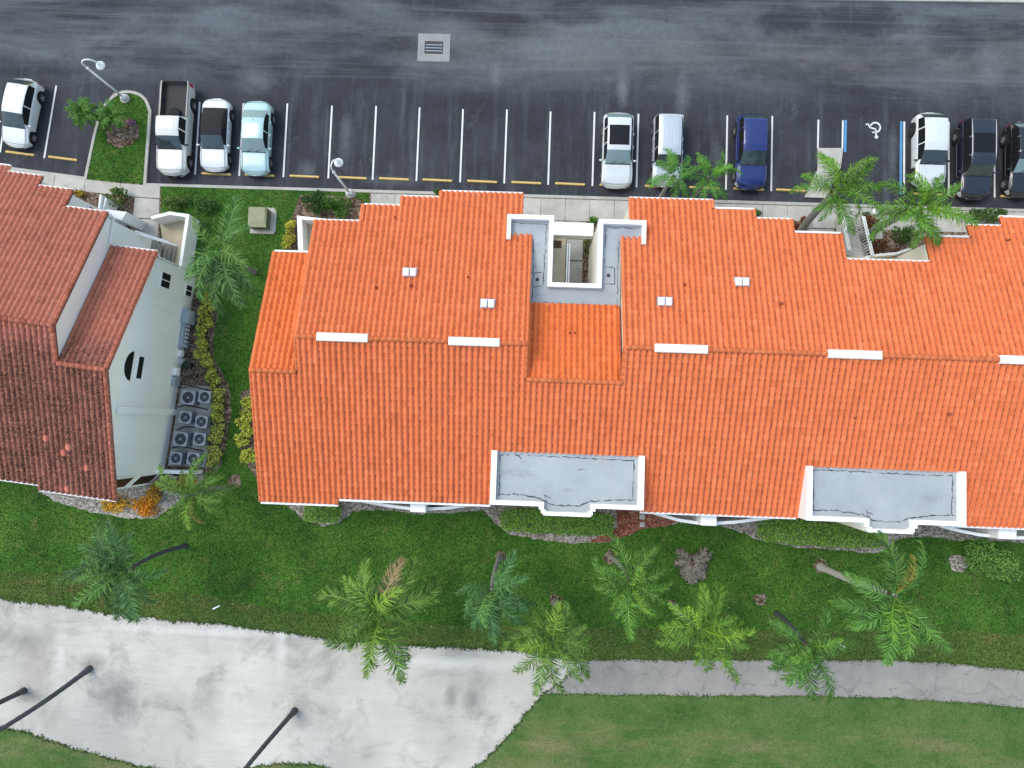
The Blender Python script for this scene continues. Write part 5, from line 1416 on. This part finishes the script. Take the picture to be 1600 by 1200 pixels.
def palm(name, base, crown, zc, L, label, col, nf=13, trunk='trunk', rb=.14, rt=.10, seed=1, flop=0.0, group='palms on the lawn', dryf=1, bias=None, spread=(3, 6, 7, 3)):
    r = random.Random(seed)
    b = P(*base, .1) if isinstance(base, tuple) else base; c = P(*crown, zc) if isinstance(crown, tuple) else crown
    t = empty(name, b); tag(t, label, 'palm tree', group)
    d = c - b; pts = []
    bend = Vector((r.uniform(-.25, .25), r.uniform(-.25, .25), 0))
    for i in range(41):
        u = i / 40; pts.append(d * u + bend * math.sin(math.pi * u) * .8 - Vector((d.x, d.y, 0)) * .07 * math.sin(math.pi * u))
    rad = [(rb + (rt - rb) * i / 40 + rb * .45 * max(0, 1 - i / 5) ** 2) * (1.05 if i % 2 else .95) for i in range(41)]
    MB().tube(pts, rad, 10).build('trunk', M[trunk], t, True)
    sh = MB(); sh.lathe([(rt * .9, -.6), (rt * 1.35, -.3), (rt * 1.4, -.12), (rt * .6, .0)], tuple(d), 9); sh.build('crown_base', M['fibre'], t, True)
    k = 0; ya = r.uniform(0, 6.28)
    lv = [0] * spread[0] + [1] * spread[1] + [2] * spread[2] + [3] * spread[3]
    lv = lv[:nf] if nf < len(lv) else lv + [2] * (nf - len(lv))
    for i, v in enumerate(lv):
        ya += 2.39996
        o = bpy.data.objects.new('frond', FR[(v, r.randrange(4))]); o.parent = t; COL.objects.link(o)
        f = L / 2.9 * r.uniform(.7, 1.15); ang = ya + r.gauss(0, .12)
        if bias is not None and r.random() < .5: ang = bias + r.gauss(0, .7)
        o.location = d + Vector((math.cos(ang) * .08, math.sin(ang) * .08, .08 - .03 * i / 2)); o.rotation_euler = (r.gauss(0, .4), r.gauss(0, .14), ang); o.scale = (f, f, f)
        j = r.uniform(.8, 1.2); q = col
        if dryf and i >= len(lv) - dryf and r.random() < .45: q = r.choice([(.22, .20, .05), (.25, .20, .12), (.16, .18, .04)])
        elif i < 2: q = (col[0] * 1.45, col[1] * 1.3, col[2])
        o.color = (q[0] * j, q[1] * j, q[2] * j, 1)
    return t
G1 = (.06, .16, .03); G2 = (.085, .175, .03); G3 = (.05, .13, .04); G4 = (.085, .205, .034)
palm('palm_tree', (290, 853), (197, 893), 6.6, 3.4, 'dark green palm with a bare grey leaning trunk on the left lawn', G3, 19, 'trunk_dark', seed=1, bias=R(230))
palm('palm_tree', (354, 762), (302, 774), 5.0, 2.3, 'palm with drying frond tips beside the orange shrubs', G2, 16, seed=2, dryf=3)
palm('palm_tree', (628, 919), (596, 962), 6.0, 3.6, 'yellow-green palm overhanging the upper edge of the sand bunker', G2, 18, 'trunk', seed=3)
palm('palm_tree', (781, 868), (768, 922), 6.5, 2.7, 'bluish green palm below the left end of the long hedge', (.055, .15, .05), 17, 'trunk', seed=4, bias=R(270))
palm('palm_tree', (868, 938), (864, 1000), 6.5, 2.7, 'ragged palm where the sand bunker meets the grey path', G2, 18, seed=5, dryf=3)
palm('palm_tree', (953, 869), (986, 913), 5.0, 2.9, 'small bright green palm below the red mulch bed', G4, 15, seed=6, dryf=1, spread=(3, 6, 5, 1))
palm('palm_tree', (1052, 945), (1096, 982), 5.6, 2.8, 'palm with glowing yellow-green heart above the cracked path', (.10, .22, .028), 19, seed=7)
palm('palm_tree', (1214, 958), (1262, 1010), 6.8, 2.7, 'full dark green palm drooping over the cracked path right of the yellow-green one', G1, 19, 'trunk_dark', seed=8, bias=R(220))
palm('palm_tree', (1281, 885), (1398, 932), 7.6, 3.2, 'large palm with a pale curved trunk at the lower right lawn', G1, 21, 'trunk_pale', seed=9, rb=.2, rt=.16, bias=R(250))
palm('palm_tree', (398, 425), (346, 392), 5.4, 3.4, 'feathery palm between the two buildings', (.07, .165, .045), 20, seed=10, group='palms north of the buildings', spread=(1, 3, 5, 6), bias=R(-60))
palm('palm_tree', (1027, 317), (1053, 276), 4.6, 1.75, 'left one of the twin palms over the silver SUV', (.06, .18, .03), 14, seed=11, group='palms north of the buildings', dryf=0, spread=(2, 5, 4, 1))
palm('palm_tree', (1078, 317), (1108, 277), 4.6, 1.75, 'right one of the twin palms between silver and blue SUV', (.065, .19, .03), 14, seed=12, group='palms north of the buildings', dryf=0, spread=(2, 5, 4, 1))
palm('palm_tree', (1246, 366), (1308, 298), 6.2, 2.5, 'wind-bent palm over the foot of the concrete ramp', (.075, .19, .022), 16, 'trunk', seed=13, group='palms north of the buildings', rb=.22, rt=.19, dryf=1)
palm('palm_tree', (1349, 372), (1437, 326), 6.4, 2.8, 'big palm with thick grey trunk in front of the stair recess', (.075, .195, .022), 18, 'trunk', seed=14, group='palms north of the buildings', rb=.23, rt=.19, dryf=1)
for (b, top, z, lb, s) in (((141, 1044), (-120, 1208), 8.5, 'tall dark palm trunk rooted in the middle left of the sand bunker', 15), ((38, 1079), (-130, 1160), 8.5, 'dark palm trunk in the sand bunker cut off by the left edge', 16), ((461, 1110), (318, 1282), 8.5, 'dark palm trunk in the sand bunker leaning out of the bottom edge', 17)):
    palm('palm_tree', b, top, z, 2.2, lb, G3, 12, 'trunk_dark', seed=s, rb=.155, rt=.10, group='palms in the sand bunker', bias=R(225), spread=(2, 5, 4, 1))
# the two heads of the small palm on the island
FRS = {}
for lv, (e0, e1) in enumerate(((65, 0), (40, -40), (15, -60))): FRS[lv] = frond_mesh('frond', 1.05, e0, e1, 80 + lv, 26, .36, .04)
t = empty('pygmy_palm', P(164, 192, .1)); tag(t, 'low two-headed pygmy palm leaning off the grass island', 'palm tree')
for (a, b) in ((130, 176), (175, 180)):
    c = P(a, b, 1.7) - t.location
    MB().tube([(0, 0, 0), c * .5 + Vector((0, 0, .15)), c], [.12, .1, .09], 8).build('trunk', M['fibre'], t, True)
    for i in range(22):
        o = bpy.data.objects.new('frond', FRS[0 if i < 5 else 1 if i < 14 else 2]); o.parent = t; COL.objects.link(o); o.location = c; o.rotation_euler = (rnd.gauss(0, .1), 0, i * 2.4 + rnd.gauss(0, .1)); k = rnd.uniform(.85, 1.1); o.scale = (k, k, k); o.color = (.055, .15, .02, 1)

# ------------------------------------------------------------------ shrubs and hedges
def leaves(n, fn, size, asp=.5, up=.5, seed=0):
    g = np.random.default_rng(seed); c = fn(g, n); n = len(c)
    nr = g.normal(size=(n, 3)); nr[:, 2] = np.abs(nr[:, 2]) + up; nr /= np.linalg.norm(nr, axis=1)[:, None]
    a = np.cross(nr, g.normal(size=(n, 3))); a /= np.linalg.norm(a, axis=1)[:, None]; b = np.cross(nr, a)
    s = size * g.uniform(.6, 1.3, n)[:, None]
    v = np.stack([c - a * s * .5, c + b * s * asp * .5 + nr * s * .06, c + a * s * .5, c - b * s * asp * .5 + nr * s * .06], 1).reshape(-1, 3)
    return v, np.arange(4 * n).reshape(n, 4), g.uniform(0, 1, n)
def blob(rx, ry, h, lumps=9, seed=0):
    """leaf positions through the outer layers of a lumpy mound"""
    def fn(g, n):
        q = np.random.default_rng(seed + 5)
        cs = np.stack([q.uniform(-.62, .62, lumps) * rx, q.uniform(-.62, .62, lumps) * ry, q.uniform(.35, .75, lumps) * h], 1); rs = q.uniform(.32, .55, lumps)
        i = g.integers(0, lumps, n); d = g.normal(size=(n, 3)); d /= np.linalg.norm(d, axis=1)[:, None]
        p = cs[i] + d * (g.uniform(.55, 1.05, n) ** .5 * rs[i])[:, None] * np.array([rx, ry, h * .75])
        return p[p[:, 2] > .02]
    return fn
def boxy(rx, ry, h, seed=0):
    def fn(g, n):
        u = g.uniform(-1, 1, (n, 2)); k = (np.abs(u[:, 0]) ** 5 + np.abs(u[:, 1]) ** 5) < 1; u = u[k]; m = len(u)
        edge = np.max(np.abs(u), 1); ph = seed
        ht = h * (1 - .22 * np.clip((edge - .6) / .4, 0, 1) ** 2) + .06 * np.sin(u[:, 0] * rx * 3 + ph) * np.sin(u[:, 1] * ry * 5 + ph) + g.normal(0, .075, m)
        z = np.where(g.random(m) < .72, ht, ht * g.uniform(.15, 1, m))
        w = 1 + .05 * np.sin(u[:, 0] * rx * 4 + 1) + g.normal(0, .02, m)
        return np.stack([u[:, 0] * rx * (1 + g.normal(0, .01, m)), u[:, 1] * ry * w, z], 1)
    return fn
def shrub(name, px, py, rx, ry, h, col, label, cat='shrub', group=None, n=700, size=.14, fn=None, rz=0.0, seed=0, asp=.55):
    b = P(px, py, h * .6); t = empty(name, (b.x, b.y, .1), rz); tag(t, label, cat, group)
    v, f, tn = leaves(n, (fn or blob)(rx, ry, h, seed=seed) if fn is not boxy else boxy(rx, ry, h, seed), size, asp, seed=seed)
    o = fast('foliage', v, f, M['leaf'], t, False, tn); o.color = (*col, 1)
    r = random.Random(seed)
    for k in range(3 if fn is not boxy else 7):
        x, y = r.uniform(-.6, .6) * rx, r.uniform(-.6, .6) * ry; MB().tube([(x * .6, y * .6, 0), (x * .8, y * .8, h * .35), (x, y, h * .75)], [.03, .022, .012], 5).build('stem', M['stem'], t, True)
    return t
HG = (.15, .30, .048)
shrub('hedge', 505, 800, 1.15, .62, .8, (.15, .31, .048), 'small rounded green hedge below the left end of the orange roof', 'hedge', 'clipped hedges', 2600, .11, boxy, 0, 1)
shrub('hedge', 870, 815, 3.45, .72, .8, HG, 'long clipped hedge below the flat roof insert in the centre', 'hedge', 'clipped hedges', 8200, .115, boxy, R(-.5), 2)
shrub('hedge', 1280, 832, 3.75, .78, .8, HG, 'long clipped hedge below the flat roof insert at right', 'hedge', 'clipped hedges', 9000, .115, boxy, R(-1), 3)
shrub('bush', 490, 318, .85, .75, 1.2, (.03, .08, .015), 'dark green bush left of the leaning lamp by the kerb', 'bush', 'bushes north of the orange roof', 1500, .13, None, 0, 4)
shrub('bush', 523, 326, 1.0, .75, 1.1, (.065, .16, .02), 'bright green bush between the dark bush and the orange roof', 'bush', 'bushes north of the orange roof', 1500, .13, None, 0, 5)
shrub('bush', 690, 302, .5, .3, .7, (.05, .14, .02), 'small green bush tucked behind the roof corner by the kerb', 'bush', 'bushes north of the orange roof', 500, .11, None, 0, 6)
YC = (.42, .46, .085)
for i, (a, b) in enumerate(((456, 356), (452, 378))):
    shrub('croton_shrub', a, b, .38, .5, .9, (.42, .42, .06), ('upper' if i == 0 else 'lower') + ' yellow croton beside the small white stair enclosure', 'shrub', 'yellow shrubs', 420, .13, None, 0, 10 + i)
row = [(326, 452), (324, 470), (322, 487), (321, 504), (319, 520), (316, 537), (317, 553), (322, 568), (330, 583), (335, 600), (338, 617), (340, 634), (340, 651), (340, 668), (338, 685), (336, 703), (333, 718)]
ordn = ['first', 'second', 'third', 'fourth', 'fifth', 'sixth', 'seventh', 'eighth', 'ninth', 'tenth', 'eleventh', 'twelfth', 'thirteenth', 'fourteenth', 'fifteenth', 'sixteenth', 'last']
for i, (a, b) in enumerate(row):
    shrub('croton_shrub', a, b, .50, .44, .7, (YC[0] * (1 - .018 * i), YC[1] * (1 - .012 * i), YC[2]), ordn[i] + ' yellow-green shrub from the top in the row beside the white wall', 'shrub', 'row of yellow-green shrubs', 420, .15, None, 0, 20 + i, .6)
for i, (a, b) in enumerate(((389, 628), (383, 652), (387, 672), (379, 690), (389, 712))):
    shrub('croton_shrub', a, b, .5, .48, .9, (.42, .48, .08), ['topmost', 'second', 'middle', 'fourth', 'lowest'][i] + ' yellow-green shrub along the left edge of the orange roof', 'shrub', 'shrubs at the left edge of the orange roof', 460, .16, None, 0, 50 + i, .6)
for i, (a, b, rx, ry, c) in enumerate(((186, 786, 1.1, .55, (.60, .38, .04)), (229, 790, .8, .75, (.66, .31, .03)), (246, 768, .7, .65, (.45, .28, .04)), (286, 753, .9, .5, (.55, .28, .03)))):
    shrub('croton_shrub', a, b, rx, ry, .6, c, ['golden yellow shrub under the corner of the brown roof', 'orange shrub on the gravel edge beside the lawn', 'orange and green shrub below the striped corner windows', 'orange shrub under the white screen wall'][i], 'shrub', 'orange shrubs', 1500, .12, None, 0, 60 + i, .6)
shrub('bush', 178, 308, .75, .6, 1.2, (.09, .16, .04), 'leafy green bush beside the left entry walk', 'bush', None, 420, .2, None, 0, 70)
shrub('bush', 124, 300, .4, .3, .5, (.33, .25, .03), 'small yellow shrub behind the weathered roof corner', 'shrub', None, 260, .13, None, 0, 71)
shrub('bush', 276, 318, 1.0, .55, .8, (.09, .15, .03), 'patchy green bush left of the stair enclosure on the lawn edge', 'bush', None, 900, .13, None, 0, 72)
shrub('bush', 318, 322, .95, .55, .8, (.05, .12, .02), 'darker green bush above the feathery palm', 'bush', None, 900, .13, None, 0, 73)
BRN = (.15, .06, .025)
for i, (a, b, rx, ry) in enumerate(((1250, 352, .7, .5), (1357, 350, .55, .6), (1372, 385, .9, .6))):
    shrub('croton_shrub', a, b, rx, ry, .8, BRN, ['reddish brown croton at the foot of the wind-bent palm', 'reddish brown croton behind the thick grey palm trunk', 'reddish brown croton inside the stair recess'][i], 'shrub', 'brown crotons by the stairs', 600, .15, None, 0, 80 + i)
shrub('bush', 1412, 366, .8, .6, 1.0, (.045, .12, .02), 'green bush at the back of the stair recess', 'bush', None, 700, .14, None, 0, 84)
shrub('hedge', 1540, 338, 1.15, .4, .8, (.055, .12, .02), 'loose green hedge at the kerb below the black SUV', 'hedge', 'clipped hedges', 1500, .13, boxy, 0, 85)
shrub('bush', 1352, 337, .35, .3, .4, (.05, .12, .03), 'tiny plant beside the stair handrail', 'shrub', None, 160, .12, None, 0, 86)
shrub('bush', 928, 343, .3, .25, .7, (.06, .18, .02), 'small bright green plant at the corner of the light well', 'shrub', None, 260, .12, None, 0, 87)
shrub('bush', 916, 386, .25, .55, .5, (.10, .12, .03), 'spindly plants in the shade inside the light well', 'shrub', None, 220, .12, None, 0, 88)
shrub('bush', 1183, 333, .3, .25, .6, (.05, .14, .02), 'small bush at the roof corner below the blue SUV', 'shrub', None, 260, .12, None, 0, 89)
shrub('small_tree', 1548, 876, 1.75, 1.6, 2.4, (.11, .25, .055), 'bushy small tree with loose leaves at the lower right', 'tree', None, 3200, .17, None, 0, 90, .4)
# dried palm stump
t = empty('dead_palm_clump', P(1080, 880, .1)); tag(t, 'grey dead palm clump with drooping dry fronds in the lawn', 'palm stump')
for i in range(44):
    a = R(-80) + rnd.gauss(0, 1.1) if i > 8 else rnd.uniform(0, 6.28); o = bpy.data.objects.new('dry_frond', FRS[1 + i % 2]); o.parent = t; COL.objects.link(o); o.location = (0, .1, .3); o.rotation_euler = (rnd.gauss(0, .2), .1, a); k = rnd.uniform(.8, 1.3); o.scale = (k, k, k)
    q = rnd.uniform(.8, 1.2); o.color = (.17 * q, .155 * q, .15 * q, 1)
MB().lathe([(.28, 0), (.22, .2), (.2, .4), (.08, .45)], (0, 0, 0), 9).build('stump', M['fibre'], t, True)
# flowers on the island
t = empty('flower_clump', P(206, 192, .1)); tag(t, 'small clump of mauve flowers on the island mulch', 'flowers')
v, f, tn = leaves(160, blob(.32, .25, .35, 5, 3), .09, .9, seed=95); fast('petals', v, f, M['purple'], t, False, tn)
v, f, tn = leaves(120, blob(.3, .24, .25, 5, 4), .09, .5, seed=96); o = fast('foliage', v, f, M['leaf'], t, False, tn); o.color = (.09, .12, .05, 1)

# ------------------------------------------------------------------ small things on the ground
for (a, b, ang, lb) in ((338, 949, 28, 'short white marker post lying in the grass above the left sand'), (1315, 1009, -30, 'short white marker post lying in the grass above the right path')):
    p = P(a, b, .17); m = MB(); m.tube([(-.24, 0, 0), (.2, 0, 0), (.24, 0, 0)], [.05, .05, .03], 10)
    o = m.build('marker_post', M['white'], None, True, (p.x, p.y, .155), R(ang)); MB().tube([(.235, 0, 0), (.27, 0, 0)], .02, 8).build('tip', M['grey'], o)
    tag(o, lb, 'marker post', 'white marker posts')
for (a, b, lb) in ((1003, 807, 'pale stepping stone nearer the wall on the red mulch'), (1003, 819, 'pale stepping stone nearer the lawn on the red mulch')):
    p = P(a, b); m = MB(); m.prism([(-.16, -.16), (.16, -.15), (.15, .16), (-.16, .15)], 0, .06, .012); o = m.build('stepping_stone', M['walk'], None, False, (p.x, p.y, .115)); tag(o, lb, 'stepping stone', 'stepping stones in the red mulch')
p = P(1368, 331, .2); m = MB(); m.lathe([(.16, 0), (.2, .05), (.2, .14), (.1, .22)], (0, 0, 0), 14); o = m.build('path_light', M['white'], None, True, (p.x, p.y, .13)); tag(o, 'small round white fixture on the sidewalk by the recess', 'fixture')
MB().lathe([(.05, .2), (.05, .26)], (0, 0, 0), 8).build('cap', M['grey'], o)

# ------------------------------------------------------------------ grass blades and mulch chips
def turf(name, region, n, col, hgt, seed, excl=()):
    g = np.random.default_rng(seed)
    xs = [p[0] for p in region]; ys = [p[1] for p in region]
    x = g.uniform(max(-38, min(xs)), min(34, max(xs)), n); y = g.uniform(max(-24, min(ys)), min(22, max(ys)), n)
    k = pip(x, y, region)
    for e in excl: k &= ~pip(x, y, e)
    x, y = x[k], y[k]; m = len(x)
    a = g.uniform(0, 2 * math.pi, m); h = hgt * g.uniform(.5, 1.4, m); ln = h * g.uniform(.5, 1.3, m); w = g.uniform(.025, .06, m)
    b = a + math.pi / 2
    z0 = .105
    p0 = np.stack([x - np.cos(b) * w, y - np.sin(b) * w, np.full(m, z0)], 1); p1 = np.stack([x + np.cos(b) * w, y + np.sin(b) * w, np.full(m, z0)], 1)
    p2 = np.stack([x + np.cos(a) * ln, y + np.sin(a) * ln, z0 + h], 1)
    v = np.stack([p0, p1, p2], 1).reshape(-1, 3)
    o = fast(name, v, np.arange(3 * m).reshape(m, 3), M['leaf'], None, False, g.uniform(0, 1, m)); o.color = (*col, 1)
    return o
beds = [[P(a, b).xy for a, b in q] for q in (bed_s, bed_w, bed_sw, bed_e, bed_n)] + [rect(-14.4, 33, -4.0, 12.9), rect(-10.5, 40, 12.9, 14.7)]
beds.append([(OW @ Vector(q)).xy for q in ((-14, -6.4, 0), (-.1, -6.4, 0), (-.1, 10.5, 0), (-14, 10.5, 0))])
beds.append([P(a, b).xy for a, b in [(-60, 250), (136, 281), (253, 291), (252, 375), (297, 345), (290, 420), (195, 420), (60, 330), (-60, 280)]])
beds.append([P(a, b).xy for a, b in isl])
fair_w = [P(a, b).xy for a, b in fair_px]; marg_w = [P(a, b).xy for a, b in margin_px]
vis = [P(a, b).xy for a, b in ((-60, -60), (1660, -60), (1660, 1260), (-60, 1260))]
big_r = rect(-38, 34, -24, 22)
o = turf('lawn_grass', [tuple(p) for p in lawn_poly], 210000, (.04, .125, .018), .05, 1, beds + [bunk, pth, fair_w, marg_w]); tag(o, 'short dense green lawn grass', 'grass', kind='stuff')
o = turf('margin_grass', marg_w, 90000, (.085, .13, .03), .04, 2, [bunk, pth, fair_w]); tag(o, 'thinner mown grass strip along bunker and path', 'grass', kind='stuff')
o = turf('fairway_grass', fair_w, 70000, (.13, .17, .065), .02, 3, [bunk, pth]); tag(o, 'close mown yellowish fairway grass', 'grass', kind='stuff')
def chips(name, polys, per, cols, seed, label, z=.115, size=.09):
    g = np.random.default_rng(seed); V_ = []; T_ = []
    for q in polys:
        xs = [p[0] for p in q]; ys = [p[1] for p in q]
        n = int((max(xs) - min(xs)) * (max(ys) - min(ys)) * per); x = g.uniform(min(xs), max(xs), n); y = g.uniform(min(ys), max(ys), n); k = pip(x, y, q)
        V_.append(np.stack([x[k], y[k], np.full(k.sum(), z + .012)], 1))
    c = np.concatenate(V_)
    v, f, tn = leaves(len(c), lambda g_, n_: c, size, .5, 1.6, seed)
    v[:, 2] = np.maximum(v[:, 2], z + .003)
    o = fast(name, v, f, M['leaf'], None, False, tn); o.color = (*cols, 1); tag(o, label, 'mulch', kind='stuff')
chips('mulch_chips', [[P(a, b).xy for a, b in q] for q in (bed_w, bed_e, bed_n, isl, bed_nw)], 60, (.20, .14, .10), 5, 'brown wood mulch chips in the planting beds')
chips('gravel_chips', [[P(a, b).xy for a, b in q] for q in (bed_s, bed_sw)], 60, (.26, .225, .19), 6, 'pale gravel and dry chips in the beds south of the buildings')
chips('red_mulch_chips', [[P(a, b).xy for a, b in bed_r]], 90, (.26, .08, .05), 7, 'red wood mulch chips beside the stepping stones', .119)
# dark litter round the palm boles in the sand
g_ = np.random.default_rng(21); pts_ = []
for (a, b, n_, sx, sy) in ((141, 1044, 130, .35, .3), (38, 1079, 90, .3, .25), (461, 1110, 120, .35, .3), (190, 1085, 70, 1.3, 1.1), (740, 1095, 40, .9, .7), (330, 1070, 40, 1.5, .8), (280, 975, 110, 2.6, .25), (60, 950, 70, 2.0, .2), (240, 1188, 60, 1.6, .15), (560, 1060, 60, 4.0, 1.2)):
    c = P(a, b); pts_.append(np.stack([c.x + g_.normal(0, sx, n_), c.y + g_.normal(0, sy, n_), np.full(n_, .125)], 1))
c_ = np.concatenate(pts_); c_ = c_[pip(c_[:, 0], c_[:, 1], bunk)]
v, f, tn = leaves(len(c_), lambda q, w: c_, .06, .45, 2.0, 22); v[:, 2] = np.maximum(v[:, 2], .119)
o = fast('sand_litter', v, f, M['leaf'], None, False, tn); o.color = (.10, .09, .075, 1); tag(o, 'dark leaf litter scattered over the bunker sand', 'litter', kind='stuff')
g_ = np.random.default_rng(31); n_ = 260; c_ = np.stack([g_.uniform(-32, 32, n_), g_.uniform(-13, -5, n_), np.full(n_, .16)], 1)
v, f, tn = leaves(n_, lambda q, w: c_, .10, .5, 2.0, 32)
o = fast('lawn_litter', v, f, M['leaf'], None, False, tn); o.color = (.34, .30, .19, 1); tag(o, 'small pale fallen leaves scattered on the lawn', 'litter', kind='stuff')
# ragged turf tufts hanging over the bunker and path edges
def edge_tufts(name, line, n, col, seed, label, size=.16):
    g = np.random.default_rng(seed); L = np.array([(p[0], p[1]) for p in line]); i = g.integers(0, len(L), n)
    c = np.stack([L[i, 0] + g.normal(0, .06, n), L[i, 1] + g.normal(0, .06, n), np.full(n, .14)], 1)
    v, f, tn = leaves(n, lambda g_, n_: c, size, .35, .6, seed); v[:, 2] = np.maximum(v[:, 2], .119)
    o = fast(name, v, f, M['leaf'], None, False, tn); o.color = (*col, 1); tag(o, label, 'grass', kind='stuff')
edge_tufts('bunker_edge_grass', bunk, 4200, (.05, .10, .025), 8, 'ragged grass tufts along the edge of the sand bunker')
edge_tufts('path_edge_grass', pth, 3000, (.05, .10, .025), 9, 'ragged grass tufts along both edges of the grey path', .12)
